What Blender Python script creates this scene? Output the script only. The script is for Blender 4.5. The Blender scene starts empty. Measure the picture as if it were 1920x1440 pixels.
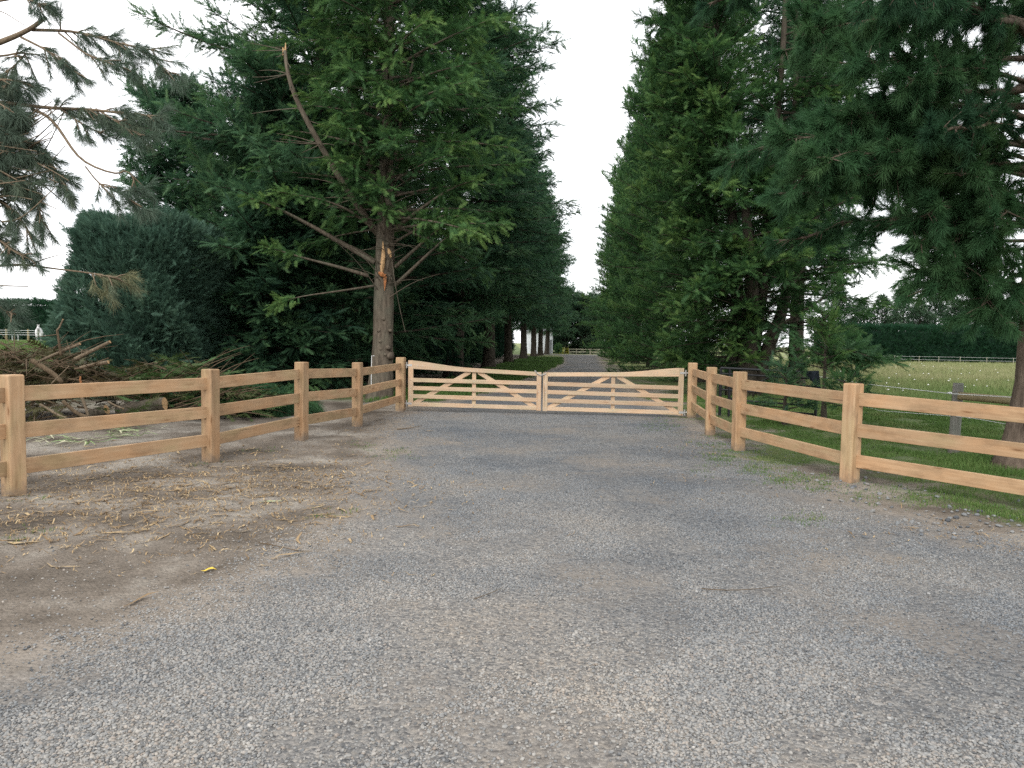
import bpy, math, random
import numpy as np
from mathutils import Matrix, Vector

scn = bpy.context.scene
COL = scn.collection
random.seed(7)
pi = math.pi
CAM = np.array([0.0, 0.0, 1.65])

# ------------------------------------------------------------------ camera
F = 1400.0                     # focal length in pixels of the 1920 wide picture
TH = math.atan(78 / F)         # pitched down
PHI = 0.0154                   # slight roll
_r = np.array([1.0, 0, 0]); _u = np.array([0, math.sin(TH), math.cos(TH)]); _f = np.array([0, math.cos(TH), -math.sin(TH)])
RR = _r * math.cos(PHI) + _u * math.sin(PHI)
UU = _u * math.cos(PHI) - _r * math.sin(PHI)
cam_d = bpy.data.cameras.new("camera")
cam_d.sensor_width = 36.0
cam_d.lens = 36.0 * F / 1920
cam_d.clip_end = 4000
cam = bpy.data.objects.new("camera", cam_d)
COL.objects.link(cam)
M = Matrix.Identity(4)
for i in range(3):
    M[i][0] = RR[i]; M[i][1] = UU[i]; M[i][2] = -_f[i]; M[i][3] = CAM[i]
cam.matrix_world = M
scn.camera = cam

def ray(px, py):
    return _f + RR * (px - 960) / F + UU * (720 - py) / F

def P(px, py, y):
    """world point seen at photo pixel px,py at world distance y"""
    d = ray(px, py)
    return CAM + d * (y / d[1])

def G(px, py, z=0.0):
    d = ray(px, py)
    return CAM + d * ((z - CAM[2]) / d[2])

# ------------------------------------------------------------------ noise
def _hash(ix, iy, s):
    h = (ix.astype(np.int64) * 374761393 + iy.astype(np.int64) * 668265263 + s * 974634541) & 0xFFFFFFFF
    h = ((h ^ (h >> 13)) * 1274126177) & 0xFFFFFFFF
    h = h ^ (h >> 16)
    return (h & 0xFFFF) / 65535.0

def vnoise(x, y, s=0):
    ix = np.floor(x); iy = np.floor(y)
    fx = x - ix; fy = y - iy
    fx = fx * fx * (3 - 2 * fx); fy = fy * fy * (3 - 2 * fy)
    a = _hash(ix, iy, s); b = _hash(ix + 1, iy, s); c = _hash(ix, iy + 1, s); d = _hash(ix + 1, iy + 1, s)
    return (a * (1 - fx) + b * fx) * (1 - fy) + (c * (1 - fx) + d * fx) * fy

def fbm(x, y, s=0, o=4):
    x = np.asarray(x, float); y = np.asarray(y, float)
    t = 0; a = 0.5; n = 0
    for k in range(o):
        t = t + a * vnoise(x, y, s + k * 17); n += a
        x = x * 2.03 + 7.1; y = y * 2.03 + 3.7; a *= 0.5
    return t / n

def sstep(a, b, x):
    t = np.clip((x - a) / (b - a), 0, 1)
    return t * t * (3 - 2 * t)

# ------------------------------------------------------------------ mesh helpers
def new_mesh(name, V, faces, mats=(), attrs=None, smooth=False, fmat=None):
    me = bpy.data.meshes.new(name)
    V = np.asarray(V, np.float32)
    me.vertices.add(len(V)); me.vertices.foreach_set("co", V.ravel())
    fl = [np.asarray(f, np.int32) for f in faces if len(f)]
    loops = np.concatenate([f.ravel() for f in fl]) if fl else np.zeros(0, np.int32)
    tot = np.concatenate([np.full(len(f), f.shape[1], np.int32) for f in fl]) if fl else np.zeros(0, np.int32)
    start = np.concatenate([[0], np.cumsum(tot)[:-1]]).astype(np.int32) if len(tot) else tot
    me.loops.add(len(loops)); me.loops.foreach_set("vertex_index", loops)
    me.polygons.add(len(tot)); me.polygons.foreach_set("loop_start", start)
    if smooth:
        me.polygons.foreach_set("use_smooth", np.ones(len(tot), bool))
    else:
        me.polygons.foreach_set("use_smooth", np.zeros(len(tot), bool))
    for m in mats:
        me.materials.append(m)
    if fmat is not None:
        me.polygons.foreach_set("material_index", np.asarray(fmat, np.int32))
    for k, a in (attrs or {}).items():
        at = me.attributes.new(k, 'FLOAT', 'POINT')
        at.data.foreach_set("value", np.asarray(a, np.float32))
    me.update(calc_edges=True)
    return me

class MB:
    """collects vertices and faces of one mesh"""
    def __init__(s):
        s.v = []; s.q = []; s.t = []; s.n = 0; s.a = []
    def add(s, V, quads=None, tris=None, tint=0.5):
        V = np.asarray(V, float)
        s.v.append(V)
        if quads is not None and len(quads): s.q.append(np.asarray(quads, int) + s.n)
        if tris is not None and len(tris): s.t.append(np.asarray(tris, int) + s.n)
        s.a.append(np.broadcast_to(np.asarray(tint, float), (len(V),)))
        s.n += len(V)
    def tube(s, pts, rad, sides=7, cap=True, tint=0.5, wob=0.0, rng=None):
        pts = np.asarray(pts, float); n = len(pts)
        rad = np.broadcast_to(np.asarray(rad, float), (n,))
        tan = np.gradient(pts, axis=0)
        tan /= np.linalg.norm(tan, axis=1)[:, None] + 1e-9
        ref = np.array([0, 0, 1.0]) if abs(tan[:, 2]).mean() < 0.8 else np.array([1.0, 0, 0])
        a = np.cross(tan, ref); a /= np.linalg.norm(a, axis=1)[:, None] + 1e-9
        b = np.cross(tan, a)
        ang = np.linspace(0, 2 * pi, sides, endpoint=False)
        r = rad[:, None] * np.ones(sides)
        if wob and rng is not None:
            r = r * (1 + wob * rng.uniform(-1, 1, r.shape))
        V = pts[:, None, :] + r[..., None] * (np.cos(ang)[None, :, None] * a[:, None, :] + np.sin(ang)[None, :, None] * b[:, None, :])
        V = V.reshape(-1, 3)
        i = np.arange(n - 1)[:, None] * sides; j = np.arange(sides)[None, :]; j2 = (j + 1) % sides
        Q = np.stack([i + j, i + j2, i + sides + j2, i + sides + j], -1).reshape(-1, 4)
        T = []
        if cap:
            V = np.vstack([V, pts[0], pts[-1]])
            c0 = n * sides; c1 = c0 + 1
            for k in range(sides):
                T.append((c0, (k + 1) % sides, k))
                T.append((c1, (n - 1) * sides + k, (n - 1) * sides + (k + 1) % sides))
        s.add(V, Q, T, tint)
    def box(s, lo, hi):
        x0, y0, z0 = lo; x1, y1, z1 = hi
        V = [(x0, y0, z0), (x1, y0, z0), (x1, y1, z0), (x0, y1, z0), (x0, y0, z1), (x1, y0, z1), (x1, y1, z1), (x0, y1, z1)]
        s.add(V, [(0, 3, 2, 1), (4, 5, 6, 7), (0, 1, 5, 4), (1, 2, 6, 5), (2, 3, 7, 6), (3, 0, 4, 7)])
    def mesh(s, name, mats=(), smooth=False):
        V = np.vstack(s.v)
        f = []
        if s.q: f.append(np.vstack(s.q))
        if s.t: f.append(np.vstack(s.t))
        return new_mesh(name, V, f, mats, {'tint': np.concatenate(s.a)}, smooth)

def obj(name, me, parent=None, loc=(0, 0, 0), rot=(0, 0, 0), sc=None):
    o = bpy.data.objects.new(name, me); COL.objects.link(o)
    o.location = loc; o.rotation_euler = rot
    if sc is not None: o.scale = sc if hasattr(sc, '__len__') else (sc,) * 3
    if parent is not None: o.parent = parent
    return o

def empty(name, loc=(0, 0, 0), rz=0.0):
    o = bpy.data.objects.new(name, None); COL.objects.link(o)
    o.empty_display_size = 0.2
    o.location = loc; o.rotation_euler = (0, 0, rz)
    return o

def tag(o, label, cat, group=None, kind=None):
    if label: o['label'] = label
    if cat: o['category'] = cat
    if group: o['group'] = group
    if kind: o['kind'] = kind
    return o

def bevel(o, w, seg=2):
    m = o.modifiers.new("bevel", 'BEVEL'); m.width = w; m.segments = seg; m.limit_method = 'ANGLE'
    return o

# ------------------------------------------------------------------ materials
def mat(name):
    m = bpy.data.materials.new(name); m.use_nodes = True
    nt = m.node_tree; nt.nodes.clear()
    return m, nt, nt.nodes, nt.links

def N(nt, t, **kw):
    n = nt.nodes.new(t)
    for k, v in kw.items():
        if k in n.inputs: n.inputs[k].default_value = v
        else: setattr(n, k, v)
    return n

def ramp(nt, stops, interp='LINEAR'):
    n = nt.nodes.new('ShaderNodeValToRGB'); cr = n.color_ramp; cr.interpolation = interp
    while len(cr.elements) < len(stops): cr.elements.new(0.5)
    for e, (p, c) in zip(cr.elements, stops):
        e.position = p; e.color = (*c, 1)
    return n

def mixc(nt, a, b, fac, mode='MIX'):
    n = nt.nodes.new('ShaderNodeMix'); n.data_type = 'RGBA'; n.blend_type = mode
    L = nt.links
    for sock, v in ((n.inputs[6], a), (n.inputs[7], b), (n.inputs[0], fac)):
        if hasattr(v, 'links'): L.new(v, sock)
        elif isinstance(v, (tuple, list)): sock.default_value = (*v, 1) if len(v) == 3 else v
        else: sock.default_value = v
    return n.outputs[2]

def fac_of(n):
    return n.outputs['Fac'] if 'Fac' in n.outputs else n.outputs[0]

def principled(nt, rough=0.7, spec=0.3, metal=0.0):
    p = nt.nodes.new('ShaderNodeBsdfPrincipled')
    p.inputs['Roughness'].default_value = rough
    p.inputs['Specular IOR Level'].default_value = spec
    p.inputs['Metallic'].default_value = metal
    o = nt.nodes.new('ShaderNodeOutputMaterial')
    nt.links.new(p.outputs[0], o.inputs[0])
    return p

def bump(nt, h, strength, dist, p):
    b = nt.nodes.new('ShaderNodeBump'); b.inputs['Strength'].default_value = strength; b.inputs['Distance'].default_value = dist
    nt.links.new(h, b.inputs['Height']); nt.links.new(b.outputs[0], p.inputs['Normal'])

def leaf_mat(name, dark, mid, light, trans=0.48, noise=0.6):
    m, nt, nd, L = mat(name)
    at = N(nt, 'ShaderNodeAttribute', attribute_name='tint')
    oi = N(nt, 'ShaderNodeObjectInfo')
    geo = N(nt, 'ShaderNodeNewGeometry')
    nz = N(nt, 'ShaderNodeTexNoise', Scale=noise, Detail=3.0)
    L.new(geo.outputs['Position'], nz.inputs['Vector'])
    a = N(nt, 'ShaderNodeMath', operation='MULTIPLY_ADD'); L.new(fac_of(nz), a.inputs[0]); a.inputs[1].default_value = 0.5; L.new(at.outputs['Fac'], a.inputs[2])
    a2 = N(nt, 'ShaderNodeMath', operation='MULTIPLY_ADD'); L.new(oi.outputs['Random'], a2.inputs[0]); a2.inputs[1].default_value = 0.16; L.new(a.outputs[0], a2.inputs[2])
    a3 = N(nt, 'ShaderNodeMath', operation='SUBTRACT'); L.new(a2.outputs[0], a3.inputs[0]); a3.inputs[1].default_value = 0.33
    r = ramp(nt, [(0.0, dark), (0.5, mid), (1.0, light)])
    L.new(a3.outputs[0], r.inputs[0])
    p = nt.nodes.new('ShaderNodeBsdfPrincipled'); p.inputs['Roughness'].default_value = 0.65; p.inputs['Specular IOR Level'].default_value = 0.25
    L.new(r.outputs[0], p.inputs['Base Color'])
    t = nt.nodes.new('ShaderNodeBsdfTranslucent'); L.new(r.outputs[0], t.inputs[0])
    mx = nt.nodes.new('ShaderNodeMixShader'); mx.inputs[0].default_value = trans
    L.new(p.outputs[0], mx.inputs[1]); L.new(t.outputs[0], mx.inputs[2])
    o = nt.nodes.new('ShaderNodeOutputMaterial'); L.new(mx.outputs[0], o.inputs[0])
    return m

M_CYP = leaf_mat("cypress_foliage", (0.032, 0.081, 0.038), (0.072, 0.163, 0.055), (0.175, 0.280, 0.077))
M_FIR = leaf_mat("row_tree_foliage", (0.030, 0.078, 0.049), (0.063, 0.141, 0.069), (0.132, 0.230, 0.087))
M_BLUE = leaf_mat("blue_cypress_foliage", (0.032, 0.070, 0.050), (0.059, 0.121, 0.083), (0.101, 0.172, 0.108), 0.35)
M_PINE = leaf_mat("pine_needles", (0.031, 0.084, 0.044), (0.062, 0.150, 0.064), (0.127, 0.220, 0.083))
M_GPINE = leaf_mat("grey_pine_needles", (0.060, 0.098, 0.072), (0.110, 0.155, 0.112), (0.20, 0.20, 0.11), 0.35)
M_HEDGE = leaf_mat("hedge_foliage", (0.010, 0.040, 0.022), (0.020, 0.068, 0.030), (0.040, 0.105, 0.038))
M_FAR = leaf_mat("distant_tree_foliage", (0.030, 0.070, 0.042), (0.055, 0.105, 0.060), (0.095, 0.150, 0.075))
M_DEAD = leaf_mat("cut_foliage", (0.066, 0.046, 0.023), (0.075, 0.077, 0.028), (0.053, 0.119, 0.033), 0.15, 1.4)
M_GRASS = leaf_mat("grass_blades", (0.057, 0.119, 0.026), (0.101, 0.176, 0.044), (0.238, 0.255, 0.106), 0.3, 1.1)
M_HAY = leaf_mat("seeding_grass_blades", (0.123, 0.194, 0.057), (0.273, 0.282, 0.132), (0.440, 0.387, 0.255), 0.3, 0.25)

def bark_mat(name, c0, c1, sc=1.0, lich=None):
    m, nt, nd, L = mat(name)
    tc = N(nt, 'ShaderNodeTexCoord')
    mp = N(nt, 'ShaderNodeMapping'); mp.inputs['Scale'].default_value = (14 * sc, 14 * sc, 2.6 * sc)
    L.new(tc.outputs['Object'], mp.inputs['Vector'])
    n1 = N(nt, 'ShaderNodeTexNoise', Scale=1.0, Detail=6.0, Roughness=0.65); L.new(mp.outputs[0], n1.inputs['Vector'])
    n2 = N(nt, 'ShaderNodeTexNoise', Scale=2.2, Detail=4.0); L.new(tc.outputs['Object'], n2.inputs['Vector'])
    r = ramp(nt, [(0.3, c0), (0.7, c1)]); L.new(fac_of(n1), r.inputs[0])
    c = mixc(nt, r.outputs[0], lich or tuple(x * 0.75 for x in c1), 0.0)
    f2 = ramp(nt, [(0.45, (0, 0, 0)), (0.75, (0.6, 0.6, 0.6))]); L.new(fac_of(n2), f2.inputs[0])
    L.new(f2.outputs[0], c.node.inputs[0])
    p = principled(nt, 0.9, 0.1); L.new(c, p.inputs['Base Color'])
    bump(nt, fac_of(n1), 0.9, 0.03, p)
    return m

M_BARK = bark_mat("brown_bark", (0.027, 0.0225, 0.018), (0.098, 0.083, 0.064))
M_BARKG = bark_mat("grey_bark", (0.045, 0.036, 0.028), (0.165, 0.135, 0.102), 1.0, (0.12, 0.12, 0.09))
M_BARKP = bark_mat("furrowed_pine_bark", (0.035, 0.026, 0.02), (0.20, 0.155, 0.12), 0.8)
M_TWIG = bark_mat("pale_twig_bark", (0.085, 0.062, 0.042), (0.25, 0.195, 0.135), 2.0)
M_DTWIG = bark_mat("brown_twig_bark", (0.06, 0.042, 0.028), (0.17, 0.125, 0.08), 2.0)

def plain(name, c, rough=0.7, spec=0.3, metal=0.0, var=0.12, sc=8.0):
    m, nt, nd, L = mat(name)
    tc = N(nt, 'ShaderNodeTexCoord')
    n = N(nt, 'ShaderNodeTexNoise', Scale=sc, Detail=5.0); L.new(tc.outputs['Object'], n.inputs['Vector'])
    r = ramp(nt, [(0.3, tuple(x * (1 - var) for x in c)), (0.7, tuple(min(1, x * (1 + var)) for x in c))]); L.new(fac_of(n), r.inputs[0])
    p = principled(nt, rough, spec, metal); L.new(r.outputs[0], p.inputs['Base Color'])
    bump(nt, fac_of(n), 0.25, 0.004, p)
    return m

def wood_mat(name, c0, c1, c2, stain=0.35, knot=(0.16, 0.075, 0.03), muddy=False):
    """sawn timber, grain along local x"""
    m, nt, nd, L = mat(name)
    tc = N(nt, 'ShaderNodeTexCoord'); oi = N(nt, 'ShaderNodeObjectInfo')
    off = N(nt, 'ShaderNodeVectorMath', operation='SCALE'); off.inputs[0].default_value = (37, 19, 53); L.new(oi.outputs['Random'], off.inputs['Scale'])
    ad = N(nt, 'ShaderNodeVectorMath', operation='ADD'); L.new(tc.outputs['Object'], ad.inputs[0]); L.new(off.outputs[0], ad.inputs[1])
    # warp so that the grain wanders
    wn = N(nt, 'ShaderNodeTexNoise', Scale=1.3, Detail=2.0); L.new(ad.outputs[0], wn.inputs['Vector'])
    ws = N(nt, 'ShaderNodeVectorMath', operation='SCALE'); L.new(wn.outputs['Color'], ws.inputs[0]); ws.inputs['Scale'].default_value = 0.09
    aw = N(nt, 'ShaderNodeVectorMath', operation='ADD'); L.new(ad.outputs[0], aw.inputs[0]); L.new(ws.outputs[0], aw.inputs[1])
    mp = N(nt, 'ShaderNodeMapping'); mp.inputs['Scale'].default_value = (1.2, 34, 34); L.new(aw.outputs[0], mp.inputs['Vector'])
    g = N(nt, 'ShaderNodeTexNoise', Scale=1.0, Detail=5.0, Roughness=0.6); L.new(mp.outputs[0], g.inputs['Vector'])
    r = ramp(nt, [(0.25, c0), (0.5, c1), (0.75, c2)]); L.new(fac_of(g), r.inputs[0])
    # brownish weather and saw stains
    mp2 = N(nt, 'ShaderNodeMapping'); mp2.inputs['Scale'].default_value = (3.2, 7, 7); L.new(ad.outputs[0], mp2.inputs['Vector'])
    s = N(nt, 'ShaderNodeTexNoise', Scale=1.0, Detail=6.0, Roughness=0.62); L.new(mp2.outputs[0], s.inputs['Vector'])
    sr = ramp(nt, [(0.46, (0, 0, 0)), (0.74, (stain,) * 3)]); L.new(fac_of(s), sr.inputs[0])
    c = mixc(nt, r.outputs[0], tuple(x * 0.5 for x in c0), sr.outputs[0])
    # slow drift between redder and more olive wood
    mp5 = N(nt, 'ShaderNodeMapping'); mp5.inputs['Scale'].default_value = (1.1, 3, 3); L.new(ad.outputs[0], mp5.inputs['Vector'])
    hn = N(nt, 'ShaderNodeTexNoise', Scale=1.6, Detail=3.0); L.new(mp5.outputs[0], hn.inputs['Vector'])
    hr = ramp(nt, [(0.34, (1.04, 0.97, 0.91)), (0.5, (1, 1, 1)), (0.66, (0.90, 0.97, 0.93))]); L.new(fac_of(hn), hr.inputs[0])
    c = mixc(nt, c, hr.outputs[0], 1.0, 'MULTIPLY')
    # knots
    mp3 = N(nt, 'ShaderNodeMapping'); mp3.inputs['Scale'].default_value = (1.7, 9, 9); L.new(aw.outputs[0], mp3.inputs['Vector'])
    v = N(nt, 'ShaderNodeTexVoronoi', Scale=1.0); L.new(mp3.outputs[0], v.inputs['Vector'])
    vr = ramp(nt, [(0.045, (0.85,) * 3), (0.10, (0.30,) * 3), (0.17, (0, 0, 0))]); L.new(v.outputs['Distance'], vr.inputs[0])
    c2_ = mixc(nt, c, knot, vr.outputs[0])
    # hairline splits along the grain
    mp4 = N(nt, 'ShaderNodeMapping'); mp4.inputs['Scale'].default_value = (0.9, 26, 26); L.new(aw.outputs[0], mp4.inputs['Vector'])
    cn = N(nt, 'ShaderNodeTexNoise', Scale=1.0, Detail=2.0); L.new(mp4.outputs[0], cn.inputs['Vector'])
    ck = ramp(nt, [(0.70, (0, 0, 0)), (0.735, (0.55,) * 3)]); L.new(fac_of(cn), ck.inputs[0])
    c2_ = mixc(nt, c2_, tuple(x * 0.3 for x in c0), ck.outputs[0])
    hv = N(nt, 'ShaderNodeHueSaturation'); L.new(c2_, hv.inputs['Color'])
    vm = N(nt, 'ShaderNodeMapRange'); L.new(oi.outputs['Random'], vm.inputs[0]); vm.inputs[3].default_value = 0.86; vm.inputs[4].default_value = 1.1
    L.new(vm.outputs[0], hv.inputs['Value'])
    fin = hv.outputs[0]
    if muddy:                   # splashed soil on the foot of a post
        sx = N(nt, 'ShaderNodeSeparateXYZ'); L.new(tc.outputs['Object'], sx.inputs[0])
        mn = N(nt, 'ShaderNodeTexNoise', Scale=9.0, Detail=6.0, Roughness=0.7); L.new(ad.outputs[0], mn.inputs['Vector'])
        ma = N(nt, 'ShaderNodeMath', operation='MULTIPLY_ADD'); L.new(fac_of(mn), ma.inputs[0]); ma.inputs[1].default_value = -0.42; L.new(sx.outputs['X'], ma.inputs[2])
        mr = N(nt, 'ShaderNodeMapRange'); L.new(ma.outputs[0], mr.inputs[0]); mr.inputs[1].default_value = 0.05; mr.inputs[2].default_value = 0.17; mr.inputs[3].default_value = 0.8; mr.inputs[4].default_value = 0.0
        fin = mixc(nt, fin, (0.16, 0.125, 0.095), mr.outputs[0])
    p = principled(nt, 0.72, 0.25); L.new(fin, p.inputs['Base Color'])
    bump(nt, fac_of(g), 0.35, 0.004, p)
    return m

M_WOOD = wood_mat("sawn_macrocarpa_timber", (0.324, 0.203, 0.112), (0.394, 0.257, 0.148), (0.440, 0.303, 0.184), 0.58)
M_POST = wood_mat("sawn_post_timber", (0.324, 0.203, 0.112), (0.394, 0.257, 0.148), (0.440, 0.303, 0.184), 0.58, muddy=True)
M_GATE = wood_mat("pale_gate_timber", (0.440, 0.311, 0.203), (0.515, 0.378, 0.257), (0.556, 0.427, 0.307), 0.24, (0.249, 0.108, 0.050))
M_GREYW = wood_mat("weathered_grey_timber", (0.141, 0.133, 0.116), (0.207, 0.199, 0.178), (0.274, 0.266, 0.241), 0.3, (0.075, 0.066, 0.058))
M_RAILW = wood_mat("lichen_brown_timber", (0.17, 0.14, 0.075), (0.25, 0.20, 0.11), (0.31, 0.27, 0.17), 0.3, (0.09, 0.08, 0.07))
M_FARW = wood_mat("pale_distant_timber", (0.26, 0.24, 0.18), (0.36, 0.34, 0.26), (0.42, 0.40, 0.32), 0.3, (0.15, 0.12, 0.09))
M_FRESH = plain("fresh_split_wood", (0.44, 0.28, 0.145), 0.8, 0.2, 0, 0.25, 20)
M_SAP = plain("orange_torn_wood", (0.30, 0.12, 0.045), 0.7, 0.3, 0, 0.35, 30)
M_STEEL = plain("galvanised_steel", (0.50, 0.50, 0.49), 0.45, 0.5, 0.7, 0.1, 40)
M_BLACK = plain("black_painted_steel", (0.012, 0.013, 0.015), 0.5, 0.4, 0.2, 0.3, 20)
M_CLOTH = plain("dark_woven_cloth", (0.035, 0.042, 0.055), 0.9, 0.1, 0, 0.25, 60)
M_WHITE = plain("white_plastic", (0.72, 0.73, 0.72), 0.5, 0.4, 0, 0.06, 20)
M_WALL = plain("white_painted_wall", (0.70, 0.73, 0.76), 0.6, 0.3, 0, 0.05, 3)
M_ROOF = plain("grey_metal_roof", (0.25, 0.26, 0.27), 0.5, 0.4, 0.2, 0.1, 3)
M_YELLOW = plain("yellow_painted_steel", (0.42, 0.40, 0.03), 0.5, 0.4, 0, 0.15, 5)
M_HORSE = plain("grey_white_coat", (0.62, 0.61, 0.60), 0.8, 0.2, 0, 0.12, 3)
M_MUZZ = plain("dark_grey_muzzle", (0.13, 0.12, 0.12), 0.8, 0.2, 0, 0.15, 6)
M_MANE = plain("pale_grey_mane", (0.45, 0.44, 0.42), 0.9, 0.2, 0, 0.2, 20)
M_FLOWER = plain("white_flower_heads", (0.72, 0.72, 0.66), 0.8, 0.2, 0, 0.1, 20)
M_STRAW = leaf_mat("dry_leaf_litter", (0.12, 0.078, 0.042), (0.28, 0.19, 0.10), (0.52, 0.40, 0.23), 0.1, 3.0)
M_FLAX = leaf_mat("cut_strap_leaves", (0.079, 0.176, 0.044), (0.194, 0.290, 0.106), (0.546, 0.528, 0.352), 0.2, 6.0)
M_YLEAF = plain("yellow_leaf", (0.60, 0.42, 0.05), 0.6, 0.3, 0, 0.1, 30)

# ------------------------------------------------------------------ sky and sun
SUN_EL, SUN_AZ = math.radians(38), math.radians(200)     # behind the camera, a little to the left; azimuth clockwise from +Y
w = bpy.data.worlds.new("World"); scn.world = w; w.use_nodes = True
nt = w.node_tree; nt.nodes.clear(); L = nt.links
sky = nt.nodes.new('ShaderNodeTexSky'); sky.sky_type = 'NISHITA'; sky.sun_disc = False
sky.sun_elevation = SUN_EL; sky.sun_rotation = SUN_AZ; sky.air_density = 1.0; sky.dust_density = 2.0
tc = nt.nodes.new('ShaderNodeTexCoord')
mp = nt.nodes.new('ShaderNodeMapping'); mp.inputs['Scale'].default_value = (1.6, 1.6, 4.0); L.new(tc.outputs['Generated'], mp.inputs['Vector'])
nz = nt.nodes.new('ShaderNodeTexNoise'); nz.inputs['Scale'].default_value = 1.7; nz.inputs['Detail'].default_value = 6; L.new(mp.outputs[0], nz.inputs['Vector'])
cl = ramp(nt, [(0.30, (12.6, 12.9, 13.3)), (0.65, (15.5, 15.5, 15.6))]); L.new(nz.outputs['Fac'], cl.inputs[0])
mx = mixc(nt, sky.outputs[0], cl.outputs[0], 0.88)
bg = nt.nodes.new('ShaderNodeBackground'); bg.inputs['Strength'].default_value = 0.105
L.new(mx, bg.inputs['Color'])
wo = nt.nodes.new('ShaderNodeOutputWorld'); L.new(bg.outputs[0], wo.inputs[0])
sd = bpy.data.lights.new("sun", 'SUN'); sd.energy = 1.5; sd.angle = math.radians(28); sd.color = (1.0, 0.965, 0.91)
so = bpy.data.objects.new("sun", sd); COL.objects.link(so)
sdir = Vector((math.sin(SUN_AZ) * math.cos(SUN_EL), math.cos(SUN_AZ) * math.cos(SUN_EL), math.sin(SUN_EL)))
so.rotation_euler = (-sdir).to_track_quat('-Z', 'Y').to_euler(); so.location = (0, -5, 30)
scn.view_settings.view_transform = 'Standard'; scn.view_settings.look = 'None'
scn.view_settings.exposure = 0.50; scn.view_settings.gamma = 1.0; scn.view_settings.use_curve_mapping = False
scn.cycles.max_bounces = 8; scn.cycles.diffuse_bounces = 5; scn.cycles.transmission_bounces = 3; scn.cycles.transparent_max_bounces = 4
scn.cycles.glossy_bounces = 2
scn.cycles.use_denoising = False
scn.cycles.sample_clamp_direct = 2.5; scn.cycles.sample_clamp_indirect = 1.5

# ------------------------------------------------------------------ ground
def row_x(y, off):             # lines parallel to the avenue
    return off + 0.0821 * y

LE = [G(*p) for p in [(-700, 1440), (-200, 1330), (0, 1265), (200, 1200), (420, 1130), (600, 1060), (670, 985), (715, 910), (750, 840), (772, 784)]]
RE = [G(*p) for p in [(2700, 1440), (2150, 1150), (1920, 1062), (1760, 1005), (1560, 938), (1420, 880), (1335, 832), (1272, 792)]]
LEy = np.array([-30] + [p[1] for p in LE] + [22, 30, 60, 104]); LEx = np.array([-9] + [p[0] for p in LE] + [-1.25, 0.55, 4.2, 7.2])
REy = np.array([-30] + [p[1] for p in RE] + [20, 24, 60, 104]); REx = np.array([10] + [p[0] for p in RE] + [3.6, 3.75, 7.1, 11.6])
o1 = np.argsort(LEy); LEy = LEy[o1]; LEx = LEx[o1]; o2 = np.argsort(REy); REy = REy[o2]; REx = REx[o2]

def drive_d(x, y):
    """distance inside (+) or outside (-) the gravel drive"""
    n = (fbm(x * 0.9, y * 0.9, 3) - 0.5) * 0.9 + (fbm(x * 4, y * 4, 9) - 0.5) * 0.35
    d = np.minimum(x - np.interp(y, LEy, LEx), np.interp(y, REy, REx) - x) + n * sstep(120, 20, y)
    return np.where(y > 104, np.where((y < 112) & (x > 3) & (x < 14), 1.0, -5.0), d)

def terrain(x, y):
    x = np.asarray(x, float); y = np.asarray(y, float)
    z = 0.95 * sstep(22, 60, y) * sstep(-9, -20, x)
    dd = drive_d(x, y)
    rough = sstep(0.3, -0.8, dd) * sstep(60, 25, y)
    z = z + rough * ((fbm(x * 1.3, y * 1.3, 21) - 0.5) * 0.10 + (fbm(x * 6, y * 6, 22) - 0.5) * 0.05)
    z = z + (1 - rough) * (fbm(x * 0.8, y * 0.8, 23) - 0.5) * 0.03
    return z

def axis(lo, hi, step, far_lo, far_hi, g=1.13):
    a = list(np.arange(lo, hi + 1e-6, step)); s = step
    up = []; v = a[-1]
    while v < far_hi: s *= g; v += s; up.append(v)
    s = step; dn = []; v = a[0]
    while v > far_lo: s *= g; v -= s; dn.append(v)
    return np.array(dn[::-1] + a + up)

ax = axis(-9.5, 10.5, 0.075, -900, 900); ay = axis(1.6, 21, 0.075, -60, 1800)
GX, GY = np.meshgrid(ax, ay)
gz = terrain(GX, GY)
dd = drive_d(GX, GY)
# grass cover: right verge and paddock, verge of the left row, left paddock
nG = fbm(GX * 0.7, GY * 0.7, 41) - 0.5
xr = np.interp(GY, REy, REx); xl = np.interp(GY, LEy, LEx)
n_f = fbm(GX * 2.2, GY * 2.2, 44) - 0.5

def grass_cover(x, y):
    x = np.asarray(x, float); y = np.asarray(y, float)
    xr_ = np.interp(y, REy, REx); xl_ = np.interp(y, LEy, LEx)
    n1 = fbm(x * 0.8, y * 0.8, 41) - 0.5; n2 = fbm(x * 3.0, y * 3.0, 44) - 0.5
    right = sstep(0.15, 1.5, x - xr_ - np.interp(y, [7.5, 9.0, 10.5, 14, 16], [0.35, 0.35, -0.35, -0.25, 0.2]) + n1 * 2.8 + n2 * 1.8)
    left_v = sstep(0.0, 0.7, xl_ - x - 0.15 + n1 * 0.9) * sstep(19, 22, y) * sstep(5.5, 3.0, xl_ - x)
    left_p = sstep(17, 22, y + n1 * 4) * sstep(-7.5, -9.5, x)
    return np.clip(np.maximum(right, np.maximum(left_v, left_p)), 0, 1)

gm = np.where(GY < 104, grass_cover(GX, GY), ((dd < 0)).astype(float))
gv = sstep(-1.3, 0.6, dd)
nx, ny = len(ax), len(ay)
V = np.stack([GX, GY, gz], -1).reshape(-1, 3)
idx = np.arange(nx * ny).reshape(ny, nx)
Q = np.stack([idx[:-1, :-1], idx[:-1, 1:], idx[1:, 1:], idx[1:, :-1]], -1).reshape(-1, 4)
fd = ((dd[:-1, :-1] + dd[1:, 1:] + dd[:-1, 1:] + dd[1:, :-1]) * 0.25).ravel() > 0.0
far = (sstep(25, 60, GY)).ravel()

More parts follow.
